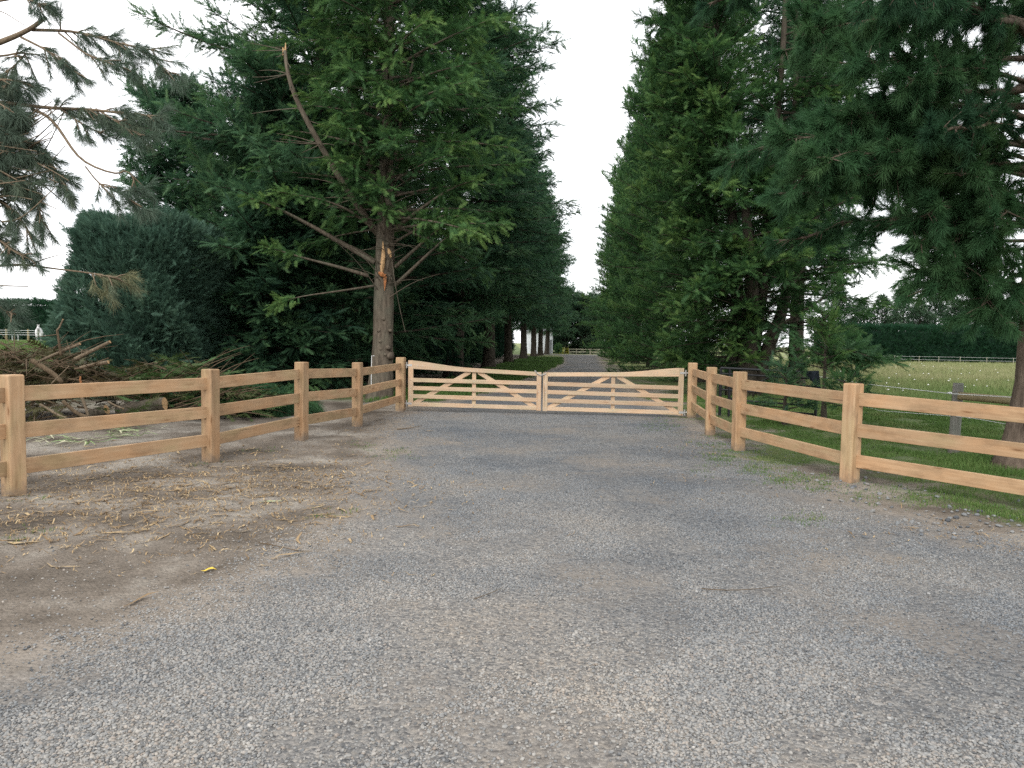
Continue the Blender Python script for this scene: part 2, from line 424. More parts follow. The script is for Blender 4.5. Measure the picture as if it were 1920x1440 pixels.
def gravel_tone(nt, pos):
    """colour multiplier, turning darker and bluer towards the gates and the right side"""
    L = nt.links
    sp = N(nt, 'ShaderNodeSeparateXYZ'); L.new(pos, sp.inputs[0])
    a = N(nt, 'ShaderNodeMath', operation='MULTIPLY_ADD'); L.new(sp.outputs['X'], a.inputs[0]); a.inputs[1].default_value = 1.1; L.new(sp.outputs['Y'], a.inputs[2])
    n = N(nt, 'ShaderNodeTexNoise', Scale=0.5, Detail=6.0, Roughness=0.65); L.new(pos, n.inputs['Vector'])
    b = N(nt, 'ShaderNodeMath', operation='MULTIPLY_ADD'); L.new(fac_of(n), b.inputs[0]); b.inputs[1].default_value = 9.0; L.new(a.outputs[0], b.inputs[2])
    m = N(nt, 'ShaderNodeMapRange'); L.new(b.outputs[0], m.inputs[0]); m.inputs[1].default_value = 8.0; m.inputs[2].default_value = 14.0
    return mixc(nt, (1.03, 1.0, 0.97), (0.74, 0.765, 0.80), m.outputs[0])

def ground_mat():
    m, nt, nd, L = mat("gravel_and_soil")
    geo = N(nt, 'ShaderNodeNewGeometry')
    pos = geo.outputs['Position']
    ag = N(nt, 'ShaderNodeAttribute', attribute_name='grav'); agr = N(nt, 'ShaderNodeAttribute', attribute_name='grass'); af = N(nt, 'ShaderNodeAttribute', attribute_name='hay')
    def noise(s, d=5.0, r=0.6):
        n = N(nt, 'ShaderNodeTexNoise', Scale=s, Detail=d, Roughness=r); L.new(pos, n.inputs['Vector']); return fac_of(n)
    # gravel: small cells, each its own grey
    v = N(nt, 'ShaderNodeTexVoronoi', Scale=46.0); L.new(pos, v.inputs['Vector'])
    v2 = N(nt, 'ShaderNodeTexVoronoi', Scale=90.0); L.new(pos, v2.inputs['Vector'])
    sx = N(nt, 'ShaderNodeSeparateColor'); L.new(v.outputs['Color'], sx.inputs[0])
    cr = ramp(nt, [(0.0, (0.062, 0.066, 0.073)), (0.3, (0.141, 0.148, 0.154)), (0.6, (0.216, 0.217, 0.216)), (0.85, (0.266, 0.249, 0.224)), (1.0, (0.390, 0.382, 0.365))]); L.new(sx.outputs[0], cr.inputs[0])
    sx2 = N(nt, 'ShaderNodeSeparateColor'); L.new(v2.outputs['Color'], sx2.inputs[0])
    cr2 = ramp(nt, [(0.0, (0.083, 0.083, 0.087)), (0.5, (0.174, 0.170, 0.166)), (1.0, (0.299, 0.286, 0.270))]); L.new(sx2.outputs[0], cr2.inputs[0])
    gcol = mixc(nt, cr.outputs[0], cr2.outputs[0], 0.5)
    pk = ramp(nt, [(0.36, (0.74, 0.77, 0.80)), (0.50, (1.0, 0.99, 0.97)), (0.62, (1.16, 1.10, 1.02))]); L.new(noise(0.42, 6.0, 0.62), pk.inputs[0])
    gcol = mixc(nt, gcol, pk.outputs[0], 1.0, 'MULTIPLY')
    gcol = mixc(nt, gcol, gravel_tone(nt, pos), 1.0, 'MULTIPLY')
    # sandy worn patches
    pr = ramp(nt, [(0.48, (0, 0, 0)), (0.68, (0.8,) * 3)]); L.new(noise(0.55, 6.0, 0.66), pr.inputs[0])
    sand = ramp(nt, [(0.3, (0.174, 0.148, 0.120)), (0.7, (0.274, 0.237, 0.199))]); L.new(noise(9.0, 6.0), sand.inputs[0])
    gcol = mixc(nt, gcol, sand.outputs[0], pr.outputs[0])
    # soil
    so_ = ramp(nt, [(0.34, (0.083, 0.068, 0.053)), (0.5, (0.170, 0.143, 0.116)), (0.63, (0.285, 0.256, 0.218))]); L.new(noise(0.871, 7.084, 0.531), so_.inputs[0])
    so2 = ramp(nt, [(0.3, (0.6,) * 3), (0.7, (1.25,) * 3)]); L.new(noise(22.0, 5.0, 0.7), so2.inputs[0])
    soil = mixc(nt, so_.outputs[0], so2.outputs[0], 0.8, 'MULTIPLY')
    gs = ramp(nt, [(0.25, (0, 0, 0)), (0.62, (1, 1, 1))]); gm2 = N(nt, 'ShaderNodeMath', operation='MULTIPLY_ADD'); L.new(noise(1.7, 6.0, 0.7), gm2.inputs[0]); gm2.inputs[1].default_value = 0.7; gm2.inputs[2].default_value = -0.35
    ga = N(nt, 'ShaderNodeMath', operation='ADD'); L.new(gm2.outputs[0], ga.inputs[0]); L.new(ag.outputs['Fac'], ga.inputs[1]); L.new(ga.outputs[0], gs.inputs[0])
    gs2 = ramp(nt, [(0.55, (0, 0, 0)), (0.95, (1, 1, 1))]); L.new(ga.outputs[0], gs2.inputs[0])
    col = mixc(nt, mixc(nt, soil, sand.outputs[0], gs.outputs[0]), gcol, gs2.outputs[0])
    gr = ramp(nt, [(0.3, (0.037, 0.071, 0.015)), (0.55, (0.071, 0.112, 0.027)), (0.8, (0.124, 0.133, 0.050))]); L.new(noise(1.826, 6.640, 0.581), gr.inputs[0])
    hay = ramp(nt, [(0.3, (0.083, 0.141, 0.029)), (0.5, (0.158, 0.191, 0.062)), (0.7, (0.266, 0.241, 0.124))]); L.new(noise(0.183, 6.640, 0.581), hay.inputs[0])
    grc = mixc(nt, gr.outputs[0], hay.outputs[0], af.outputs['Fac'])
    gf = N(nt, 'ShaderNodeMath', operation='MULTIPLY'); L.new(agr.outputs['Fac'], gf.inputs[0]); gf.inputs[1].default_value = 0.85
    col = mixc(nt, col, grc, gf.outputs[0])
    p = principled(nt, 0.92, 0.15); L.new(col, p.inputs['Base Color'])
    h = N(nt, 'ShaderNodeMath', operation='MULTIPLY_ADD'); L.new(v.outputs['Distance'], h.inputs[0]); h.inputs[1].default_value = -0.9; L.new(noise(18.0, 8.0, 0.75), h.inputs[2])
    bump(nt, h.outputs[0], 0.75, 0.02, p)
    return m

M_GROUND = ground_mat()
attrs = {'grav': gv.ravel(), 'grass': gm.ravel(), 'hay': (far * (GX.ravel() > 2))}

def sub_ground(name, sel):
    q = Q[sel]; used = np.unique(q); remap = np.full(len(V), -1); remap[used] = np.arange(len(used))
    return new_mesh(name, V[used], [remap[q]], [M_GROUND], {k: a[used] for k, a in attrs.items()}, True)

tag(obj("ground", sub_ground("ground", ~fd)), "bare brown soil and paddock ground on both sides of the drive", "ground", kind='structure')
tag(obj("driveway", sub_ground("driveway", fd)), "grey loose gravel driveway running through the timber gates", "driveway", kind='structure')

def GT(px, py):
    z = 0.0
    for _ in range(5):
        g = G(px, py, z); z = float(terrain(g[0], g[1]))
    return g

# ------------------------------------------------------------------ gravel stones (geometry nodes, loose stones nobody could count)
def stone_mat():
    m, nt, nd, L = mat("river_stone")
    oi = N(nt, 'ShaderNodeObjectInfo')
    r = ramp(nt, [(0.0, (0.087, 0.093, 0.100)), (0.14, (0.158, 0.166, 0.174)), (0.40, (0.220, 0.226, 0.228)), (0.66, (0.261, 0.261, 0.255)), (0.82, (0.270, 0.257, 0.241)), (0.91, (0.232, 0.207, 0.187)), (0.97, (0.282, 0.282, 0.278)), (1.0, (0.349, 0.344, 0.332))])
    L.new(oi.outputs['Random'], r.inputs[0])
    geo = N(nt, 'ShaderNodeNewGeometry')
    n = N(nt, 'ShaderNodeTexNoise', Scale=70.0, Detail=4.0); L.new(geo.outputs['Position'], n.inputs['Vector'])
    k = ramp(nt, [(0.3, (0.72,) * 3), (0.7, (1.18,) * 3)]); L.new(fac_of(n), k.inputs[0])
    pn = N(nt, 'ShaderNodeTexNoise', Scale=0.42, Detail=6.0, Roughness=0.62); L.new(geo.outputs['Position'], pn.inputs['Vector'])
    pk = ramp(nt, [(0.36, (0.74, 0.77, 0.80)), (0.50, (1.0, 0.99, 0.97)), (0.62, (1.16, 1.10, 1.02))]); L.new(fac_of(pn), pk.inputs[0])
    c = mixc(nt, r.outputs[0], k.outputs[0], 1.0, 'MULTIPLY')
    c = mixc(nt, c, pk.outputs[0], 1.0, 'MULTIPLY')
    c = mixc(nt, c, gravel_tone(nt, geo.outputs['Position']), 1.0, 'MULTIPLY')
    p = principled(nt, 0.78, 0.25); L.new(c, p.inputs['Base Color'])
    return m

M_STONE = stone_mat()

def gn_scatter(name, pts, scl, rot, kind_i, label, cat, material=None, sub=2):
    me = bpy.data.meshes.new(name)
    me.vertices.add(len(pts)); me.vertices.foreach_set("co", np.asarray(pts, np.float32).ravel())
    for k, a in (('scl', scl), ('rot', rot)):
        at = me.attributes.new(k, 'FLOAT_VECTOR', 'POINT'); at.data.foreach_set("vector", np.asarray(a, np.float32).ravel())
    at = me.attributes.new('vi', 'INT', 'POINT'); at.data.foreach_set("value", np.asarray(kind_i, np.int32))
    me.materials.append(material); me.update()
    o = obj(name, me); tag(o, label, cat, kind='stuff')
    ng = bpy.data.node_groups.new(name + "_nodes", 'GeometryNodeTree')
    ng.interface.new_socket("Geometry", in_out='INPUT', socket_type='NodeSocketGeometry')
    ng.interface.new_socket("Geometry", in_out='OUTPUT', socket_type='NodeSocketGeometry')
    nd, L = ng.nodes, ng.links
    gi = nd.new('NodeGroupInput'); go = nd.new('NodeGroupOutput')
    inst = nd.new('GeometryNodeInstanceOnPoints')
    L.new(gi.outputs[0], inst.inputs['Points'])
    join = nd.new('GeometryNodeJoinGeometry')
    for k in range(4):
        ic = nd.new('GeometryNodeMeshIcoSphere'); ic.inputs['Radius'].default_value = 0.5; ic.inputs['Subdivisions'].default_value = sub
        nz = nd.new('ShaderNodeTexNoise'); nz.noise_dimensions = '4D'; nz.inputs['W'].default_value = k * 3.7 + 0.5; nz.inputs['Scale'].default_value = 1.6; nz.inputs['Detail'].default_value = 1.0
        sb = nd.new('ShaderNodeVectorMath'); sb.operation = 'SUBTRACT'; sb.inputs[1].default_value = (0.5, 0.5, 0.5)
        L.new(nz.outputs['Color'], sb.inputs[0])
        ms = nd.new('ShaderNodeVectorMath'); ms.operation = 'SCALE'; ms.inputs['Scale'].default_value = 0.55; L.new(sb.outputs[0], ms.inputs[0])
        sp = nd.new('GeometryNodeSetPosition'); L.new(ic.outputs[0], sp.inputs['Geometry']); L.new(ms.outputs[0], sp.inputs['Offset'])
        sm = nd.new('GeometryNodeSetShadeSmooth'); L.new(sp.outputs[0], sm.inputs[0])
        st = nd.new('GeometryNodeSetMaterial'); st.inputs['Material'].default_value = material; L.new(sm.outputs[0], st.inputs[0])
        gti = nd.new('GeometryNodeGeometryToInstance'); L.new(st.outputs[0], gti.inputs[0])
        L.new(gti.outputs[0], join.inputs[0])
    L.new(join.outputs[0], inst.inputs['Instance'])
    inst.inputs['Pick Instance'].default_value = True
    def na(nm, t):
        a = nd.new('GeometryNodeInputNamedAttribute'); a.data_type = t; a.inputs['Name'].default_value = nm
        return [s for s in a.outputs if s.enabled and s.name == 'Attribute'][0]
    L.new(na('vi', 'INT'), inst.inputs['Instance Index'])
    L.new(na('rot', 'FLOAT_VECTOR'), inst.inputs['Rotation'])
    L.new(na('scl', 'FLOAT_VECTOR'), inst.inputs['Scale'])
    L.new(inst.outputs[0], go.inputs[0])
    md = o.modifiers.new("scatter", 'NODES'); md.node_group = ng
    return o

def gravel():
    rng = np.random.default_rng(5)
    P_, S_ = [], []
    for (y0, y1, dens, s0, s1) in ((2.2, 4.2, 12000, 0.006, 0.029), (4.2, 6.5, 9000, 0.0065, 0.026), (6.5, 10, 4800, 0.008, 0.024), (10, 17.5, 2000, 0.011, 0.024)):
        hw = 0.78 * y1 + 0.6
        n = int(dens * (y1 - y0) * 2 * hw)
        x = rng.uniform(-hw, hw, n); y = rng.uniform(y0, y1, n)
        keep = np.abs(x) < 0.74 * y + 0.5
        x, y = x[keep], y[keep]
        d = drive_d(x, y)
        patch = fbm(x * 0.75, y * 0.42, 77, 5) * 0.6 + fbm(x * 2.3, y * 2.0, 78) * 0.4
        prob = sstep(-0.9, 0.9, d) * (0.12 + 0.88 * sstep(0.43, 0.54, patch + 0.015))
        prob = np.maximum(prob, 0.03 * sstep(-3.0, -0.2, d))
        k = rng.random(len(x)) < prob
        x, y = x[k], y[k]
        s = s0 + (s1 - s0) * rng.beta(1.3, 4.8, len(x))
        z = terrain(x, y) + s * 0.12
        P_.append(np.stack([x, y, z], -1)); S_.append(s)
    # bigger stones on the right verge
    for k in range(130):
        px, py = random.choice([(1800, 975), (1650, 935), (1880, 1000), (1740, 990), (1560, 900)])
        g = G(px + random.gauss(0, 60), py + random.gauss(0, 14))
        P_.append(np.array([[g[0], g[1], float(terrain(g[0], g[1])) + 0.008]])); S_.append(np.array([random.uniform(0.015, 0.06)]))
    p = np.vstack(P_); s = np.concatenate(S_)
    n = len(s)
    sc = np.stack([s * rng.uniform(0.8, 1.35, n), s * rng.uniform(0.75, 1.1, n), s * rng.uniform(0.5, 0.8, n)], -1)
    rot = np.stack([rng.normal(0, 0.25, n), rng.normal(0, 0.25, n), rng.uniform(0, 6.28, n)], -1)
    print("stones", n)
    gn_scatter("gravel", p, sc, rot, rng.integers(0, 4, n), "loose rounded grey river gravel spread over the driveway", "gravel", M_STONE)
gravel()

# ------------------------------------------------------------------ grass
def grass_mesh(name, x, y, h, wd, nb, material, rng, spread=0.05, lean=0.5, tint=None):
    n = len(x); m = n * nb
    bx = np.repeat(x, nb) + rng.normal(0, spread, m); by = np.repeat(y, nb) + rng.normal(0, spread, m)
    bz = terrain(bx, by) - 0.01
    hh = np.repeat(h, nb) * rng.uniform(0.45, 1.1, m); a = rng.uniform(0, 2 * pi, m); ln = hh * rng.uniform(0.1, 1.0, m) * lean
    ww = wd * rng.uniform(0.6, 1.3, m) * np.repeat(np.clip(y / 12, 0.8, 4), nb)
    dx, dy = np.cos(a), np.sin(a)
    b0 = np.stack([bx - dy * ww, by + dx * ww, bz], -1); b1 = np.stack([bx + dy * ww, by - dx * ww, bz], -1)
    m0 = np.stack([bx + dx * ln * 0.35 - dy * ww * 0.7, by + dy * ln * 0.35 + dx * ww * 0.7, bz + hh * 0.6], -1)
    m1 = np.stack([bx + dx * ln * 0.35 + dy * ww * 0.7, by + dy * ln * 0.35 - dx * ww * 0.7, bz + hh * 0.6], -1)
    tp = np.stack([bx + dx * ln, by + dy * ln, bz + hh * 0.95], -1)
    VV = np.stack([b0, b1, m0, m1, tp], 1).reshape(-1, 3)
    k = np.arange(m) * 5
    q = np.stack([k, k + 1, k + 3, k + 2], -1); t = np.stack([k + 2, k + 3, k + 4], -1)
    tn = np.repeat(tint if tint is not None else rng.uniform(0.15, 0.6, n), nb) + rng.normal(0, 0.10, m)
    return new_mesh(name, VV, [q, t], [material], {'tint': np.repeat(tn, 5)})

def scatter_grass():
    rng = np.random.default_rng(11)
    xs, ys, hs, ts = [], [], [], []
    # right verge and the ground between the two fences
    n = 74000
    y = rng.uniform(6.0, 24, n); x = rng.uniform(3.0, 20, n)
    k = (np.abs(x) < 0.95 * y + 1) & (rng.random(n) < grass_cover(x, y) ** 2.0 * sstep(0.28, 0.5, fbm(x * 1.7, y * 1.7, 36))) & (drive_d(x, y) < -0.2)
    d_out = x - np.interp(y, REy, REx)
    x, y, d_out = x[k], y[k], d_out[k]
    xs.append(x); ys.append(y); hs.append((0.035 + 0.09 * sstep(0.6, 3.0, d_out)) * (0.2 + 1.5 * fbm(x * 1.2, y * 1.2, 31) ** 1.5))
    ts.append(0.10 + 0.7 * fbm(x * 1.1, y * 1.1, 33) + 0.30 * sstep(1.4, 0.2, d_out))
    # verge of the left tree row beyond the gate
    n = 42000
    y = rng.uniform(19, 85, n) ** 1.0; x = row_x(y, -5.0) + rng.uniform(-0.5, 6.5, n)
    k = (rng.random(n) < grass_cover(x, y)) & (drive_d(x, y) < 0)
    xs.append(x[k]); ys.append(y[k]); hs.append(np.full(k.sum(), 0.13)); ts.append(rng.uniform(0.0, 0.45, k.sum()))
    # left paddock
    n = 16000
    y = rng.uniform(22, 80, n); x = rng.uniform(-0.72, -0.40, n) * y
    xs.append(x); ys.append(y); hs.append(np.full(n, 0.16) * rng.uniform(0.6, 1.4, n)); ts.append(rng.uniform(0.3, 0.7, n))
    # sparse tufts on the soil and the drive edges
    for px, py, c in ((735, 850, 26), (690, 838, 14), (625, 962, 10), (1230, 800, 30), (1330, 835, 40), (1250, 792, 24), (1510, 975, 30), (1740, 945, 40), (1790, 880, 30), (1870, 965, 40), (1330, 880, 20), (500, 845, 12), (30, 1005, 10), (1450, 905, 30), (1660, 925, 20), (1565, 905, 14), (1620, 905, 12), (1360, 850, 16), (1405, 848, 14), (1345, 818, 10), (1310, 788, 10), (1420, 882, 90), (1500, 898, 90), (1350, 858, 70), (1720, 935, 70), (1820, 948, 90), (1900, 968, 90), (1610, 930, 30), (1540, 915, 40), (375, 872, 6), (60, 935, 6)):
        for _ in range(c):
            g = G(px + rng.normal(0, 22), py + rng.normal(0, 6)); xs.append([g[0]]); ys.append([g[1]]); hs.append([rng.uniform(0.02, 0.06)]); ts.append([rng.uniform(0.2, 0.7)])
    x = np.concatenate(xs); y = np.concatenate(ys); h = np.concatenate(hs); t = np.concatenate(ts)
    print("grass tufts", len(x))
    tag(obj("grass", grass_mesh("grass", x, y, h, 0.0045, 9, M_GRASS, rng, 0.045, 0.6, t)), "short green grass on the verges and left paddock", "grass", kind='stuff')
    # long seeding grass of the right paddock
    n = 30000
    y = 19 + 55 * rng.random(n) ** 1.1; x = rng.uniform(0.30, 0.72, n) * y
    far_ = sstep(19, 34, y)
    k = rng.random(n) < 0.25 + 0.75 * far_
    x, y = x[k], y[k]
    tt = 0.05 + 0.45 * sstep(20, 38, y) + 0.45 * (fbm(x * 0.25, y * 0.25, 52) - 0.4)
    tag(obj("seeding_grass", grass_mesh("seeding_grass", x, y, 0.18 + 0.34 * sstep(18, 40, y) * rng.uniform(0.6, 1.2, len(x)), 0.0035, 8, M_HAY, rng, 0.12, 0.35, tt)), "long straw coloured seeding grass filling the right paddock", "grass", kind='stuff')
    # white flower heads in it
    mb = MB()
    m = 75
    y = rng.uniform(22, 62, m); x = rng.uniform(0.36, 0.70, m) * y
    for a, b in zip(x, y):
        s = rng.uniform(0.012, 0.045); z = 0.32 + rng.uniform(0, 0.3)
        ang = np.linspace(0, 2 * pi, 7)[:-1]
        VV = np.vstack([[[a, b, z + 0.03]], np.stack([a + s * np.cos(ang), b + s * np.sin(ang), np.full(6, z)], -1), [[a, b, z - 0.02]]])
        mb.add(VV, None, [(0, i + 1, (i + 1) % 6 + 1) for i in range(6)] + [(7, (i + 1) % 6 + 1, i + 1) for i in range(6)])
    tag(obj("wild_flowers", mb.mesh("wild_flowers", [M_FLOWER])), "scattered white wild carrot flower heads in the right paddock", "flowers", kind='stuff')
scatter_grass()

# ------------------------------------------------------------------ foliage templates
def frond_templates(seed, nvar=6, pairs=6, wk=1.0, both=False):
    """flat feathery cypress spray along +x, unit length"""
    rng = np.random.default_rng(seed); out = []
    for _ in range(nvar):
        Vv, T = [], []
        def tri(a, b, c):
            k = len(Vv); Vv.extend([a, b, c]); T.append((k, k + 1, k + 2))
        for i in range(pairs):
            for sd in (-1, 1):
                u = 0.06 + 0.84 * (i + 0.5 * (sd > 0)) / pairs
                ln = (0.34 - 0.20 * u) * rng.uniform(0.75, 1.25)
                an = math.radians(rng.uniform(38, 58)) * sd
                tx, ty = u + ln * math.cos(an), ln * math.sin(an)
                zz = rng.uniform(-0.07, 0.03)
                tri((u - 0.06 * wk, 0, 0), (u + 0.075 * wk, 0, 0), (tx, ty, zz))
                # side leaflet
                mx_, my = u + 0.5 * ln * math.cos(an), 0.5 * ln * math.sin(an)
                a2 = an * rng.uniform(0.1, 0.5)
                tri((mx_ - 0.045 * wk, my, zz * 0.5), (mx_ + 0.05 * wk, my * 1.2, zz * 0.5), (mx_ + 0.20 * math.cos(a2), my + 0.20 * math.sin(a2), zz + rng.uniform(-0.05, 0.05)))
                if both:
                    a3 = an * rng.uniform(1.4, 1.8); l3 = rng.uniform(0.09, 0.16)
                    tri((mx_ - 0.04 * wk, my * 0.9, zz * 0.5), (mx_ + 0.04 * wk, my, zz * 0.5), (mx_ + l3 * math.cos(a3), my + l3 * math.sin(a3), zz + rng.uniform(-0.06, 0.06)))
        tri((0.84, 0.035, 0), (0.84, -0.035, 0), (1.08, 0, -0.03))
        tri((0.0, 0.014, 0), (0.0, -0.014, 0), (0.9, 0, 0))
        out.append((np.array(Vv), np.array(T)))
    return out

def needle_templates(seed, nvar=5, n=56, spread=0.55, droop=0.25, w=0.013):
    rng = np.random.default_rng(seed); out = []
    for _ in range(nvar):
        Vv, T = [], []
        for i in range(n):
            u = rng.uniform(0.0, 0.55); a = rng.uniform(0, 2 * pi)
            ln = rng.uniform(0.45, 0.72)
            sp = spread * rng.uniform(0.35, 1.25)
            d = np.array([math.cos(sp), math.sin(sp) * math.cos(a), math.sin(sp) * math.sin(a)])
            b = np.array([u, 0.0, 0.0]); t = b + d * ln; t[2] -= droop * rng.uniform(0.3, 1.0) * ln
            s = np.cross(d, rng.normal(size=3)); s /= np.linalg.norm(s) + 1e-9
            k = len(Vv); Vv.extend([b + s * w, b - s * w, t]); T.append((k, k + 1, k + 2))
        out.append((np.array(Vv), np.array(T)))
    return out

FROND = frond_templates(1, 6, 8, 0.72)
FINE = frond_templates(8, 8, 9, 0.62, True)
NEEDLE = needle_templates(2, 5, 84, 0.75, 0.18, 0.016)
DROOPN = needle_templates(3, 6, 46, 0.72, 0.38, 0.010)
FRONDH = needle_templates(5, 6, 60, 0.45, 0.55, 0.012)
SPIKY = frond_templates(4, 6, 5)

def bake(temps, pos, d, up, size, tint, rng):
    """place templates: pos, x axis d, plane normal up, size, tint per clump"""
    n = len(pos)
    d = d / (np.linalg.norm(d, axis=1)[:, None] + 1e-9)
    y = np.cross(up, d); y /= np.linalg.norm(y, axis=1)[:, None] + 1e-9
    z = np.cross(d, y)
    R = np.stack([d, y, z], -1) * size[:, None, None]
    which = rng.integers(0, len(temps), n)
    Vs, Ts, As = [], [], []; off = 0
    for k, (tv, tt) in enumerate(temps):
        s = np.where(which == k)[0]
        if not len(s): continue
        VV = np.einsum('nij,mj->nmi', R[s], tv) + pos[s][:, None, :]
        Vs.append(VV.reshape(-1, 3))
        Ts.append((tt[None] + (np.arange(len(s)) * len(tv))[:, None, None]).reshape(-1, 3) + off)
        As.append(np.repeat(tint[s], len(tv)))
        off += len(s) * len(tv)
    return np.vstack(Vs), np.vstack(Ts), np.concatenate(As)

def jitter(v, a, rng):
    return v + rng.normal(0, a, v.shape)

class Tree:
    def __init__(s, seed):
        s.rng = np.random.default_rng(seed); s.wood = MB(); s.pos = []; s.d = []; s.up = []; s.sz = []; s.ti = []
    def clumps(s, pos, d, up, sz, ti):
        s.pos.append(pos); s.d.append(d); s.up.append(up); s.sz.append(np.broadcast_to(sz, (len(pos),))); s.ti.append(np.broadcast_to(ti, (len(pos),)))
    def bough(s, pts, r0, size=0.36, step=0.19, t0=0.2, tw=0.75, droop=0.12, tint=0.3, uplift=0.15, sides=5, per=3, wood=True, thick=0.42, sag=0.3):
        """limb along pts with feathery side twigs"""
        rng = s.rng; pts = np.asarray(pts, float)
        seg = np.linalg.norm(np.diff(pts, axis=0), axis=1); cum = np.concatenate([[0], np.cumsum(seg)]); Lg = cum[-1]
        if wood: s.wood.tube(pts, np.linspace(r0, max(r0 * 0.18, 0.006), len(pts)), sides, False)
        n = max(2, int(Lg * (1 - t0) / step))
        t = np.clip(t0 + (1 - t0) * (np.arange(n) + rng.uniform(0, 1, n)) / n, 0, 1)
        p = np.stack([np.interp(t * Lg, cum, pts[:, k]) for k in range(3)], -1)
        p2 = np.stack([np.interp(np.clip(t + 0.06, 0, 1.0) * Lg, cum, pts[:, k]) for k in range(3)], -1)
        p1 = np.stack([np.interp(np.clip(t - 0.06, 0, 1.0) * Lg, cum, pts[:, k]) for k in range(3)], -1)
        d = p2 - p1; d /= np.linalg.norm(d, axis=1)[:, None] + 1e-9
        lat = np.cross(d, [0, 0, 1.0]); lat /= np.linalg.norm(lat, axis=1)[:, None] + 1e-9
        upv = np.cross(lat, d)
        for sd in (-1, 0, 1):
            an = np.radians(rng.uniform(35, 70, n)) * sd + rng.normal(0, 0.12, n)
            el = rng.normal(uplift, thick, n)
            dd_ = d * np.cos(an)[:, None] + lat * np.sin(an)[:, None] + upv * el[:, None]
            dd_ /= np.linalg.norm(dd_, axis=1)[:, None]
            l2 = tw * (0.35 + 0.75 * (1 - t)) * rng.uniform(0.6, 1.2, n) * min(1.0, 0.4 + Lg / 4)
            for q in range(per):
                f = (q + 0.4) / per
                pp = p + dd_ * (l2 * f)[:, None]; pp[:, 2] -= droop * (l2 * f) ** 2
                d3 = jitter(dd_, 0.28, rng); d3[:, 2] -= (droop + sag) * f
                u3 = jitter(np.broadcast_to([0, 0, 1.0], pp.shape), 0.45, rng)
                tip = 0.16 * (f > 0.6) + 0.18 * (t > 0.8)
                s.clumps(pp, d3, u3, size * rng.uniform(0.7, 1.25, n), tint + tip + rng.normal(0, 0.09, n))
    def crown_mesh(s, name, temps, m):
        V_, T_, A_ = bake(temps, np.vstack(s.pos), np.vstack(s.d), np.vstack(s.up), np.concatenate(s.sz), np.concatenate(s.ti), s.rng)
        print(name, len(T_), 'tris')
        return new_mesh(name, V_, [T_], [m], {'tint': A_})
    def wood_mesh(s, name, m):
        return s.wood.mesh(name, [m], True)

def trunk_tube(T, H, r, lean=(0, 0), sides=12, n=14, flare=0.5, wob=0.06, top=0.98):
    rng = T.rng
    z = np.concatenate([[-0.25, 0.0, 0.15, 0.4, 0.8], np.linspace(1.3, H * top, n)])
    x = lean[0] * z + 0.05 * np.sin(z * 0.7 + rng.uniform(0, 6)); y = lean[1] * z + 0.05 * np.sin(z * 0.6 + rng.uniform(0, 6))
    rad = r * np.clip(1 - z / H, 0.02, 1) ** 0.85 * (1 + flare * np.exp(-np.clip(z, 0, None) * 2.6))
    T.wood.tube(np.stack([x, y, z], -1), rad, sides, True, wob=wob, rng=rng)
    return lambda zz: np.array([lean[0] * zz, lean[1] * zz, zz])

def conifer(seed, H, R, base, nbr, prof, pitch0=-0.1, pitch1=0.7, size=0.36, step=0.19, tr=0.28, droop=0.15, tint=0.28, uplift=0.15, lump=0.35, tw=0.75, lean=(0, 0), per=3, t0=0.22, sag=0.3):
    T = Tree(seed); rng = T.rng
    at = trunk_tube(T, H, tr, lean)
    ph = rng.uniform(0, 6, 6)
    for i in range(nbr):
        f = (i + rng.random()) / nbr
        z = base + (H * 0.99 - base) * f ** 0.92
        u = z / H
        az = i * 2.39996 + rng.uniform(-0.5, 0.5)
        lum = 1 + lump * (0.5 * math.sin(2 * az + ph[0] + z * 0.9) + 0.5 * math.sin(3 * az + ph[1] - z * 1.7) + 0.4 * math.sin(z * 2.3 + ph[2] + az))
        Lb = max(0.35, R * prof(u) * lum * rng.uniform(0.78, 1.12))
        pt = pitch0 + (pitch1 - pitch0) * u + rng.normal(0, 0.13)
        tt = np.linspace(0, 1, 6)
        dirh = np.array([math.cos(az), math.sin(az)]); side = np.array([-dirh[1], dirh[0]]); bend = rng.normal(0, 0.12)
        pts = np.zeros((6, 3)); b = at(z)
        pts[:, :2] = b[:2] + Lb * (tt[:, None] * math.cos(pt)) * dirh + Lb * bend * (tt ** 2)[:, None] * side
        pts[:, 2] = z + Lb * (math.sin(pt) * tt - droop * tt ** 2 + 0.10 * tt ** 3)
        T.bough(pts, 0.012 + 0.011 * Lb, size, step, t0, tw, droop * 1.2, tint + rng.normal(0, 0.09), uplift, per=per, sag=sag)
    return T

COPIES = {}
def place_tree(name, label, cat, group, loc, rz, sc, tm, cm, parts=('trunk', 'crown')):
    e = empty(name, loc, rz); e.scale = sc if hasattr(sc, '__len__') else (sc,) * 3
    tag(e, label, cat, group)
    obj(parts[0], tm, e); obj(parts[1], cm, e)
    return e

col_prof = lambda u: (0.72 + 0.28 * min(1, u / 0.12)) * (1 - 0.42 * u) * min(1.0, (1 - u) / 0.16) ** 0.75
row_prof = lambda u: (1 - 0.40 * u) * min(1.0, (1 - u) / 0.22) ** 0.8
cone_prof = lambda u: (1 - u) ** 0.75
round_prof = lambda u: max(0.08, math.sin(pi * min(1, 0.12 + u * 0.86)) ** 0.7)

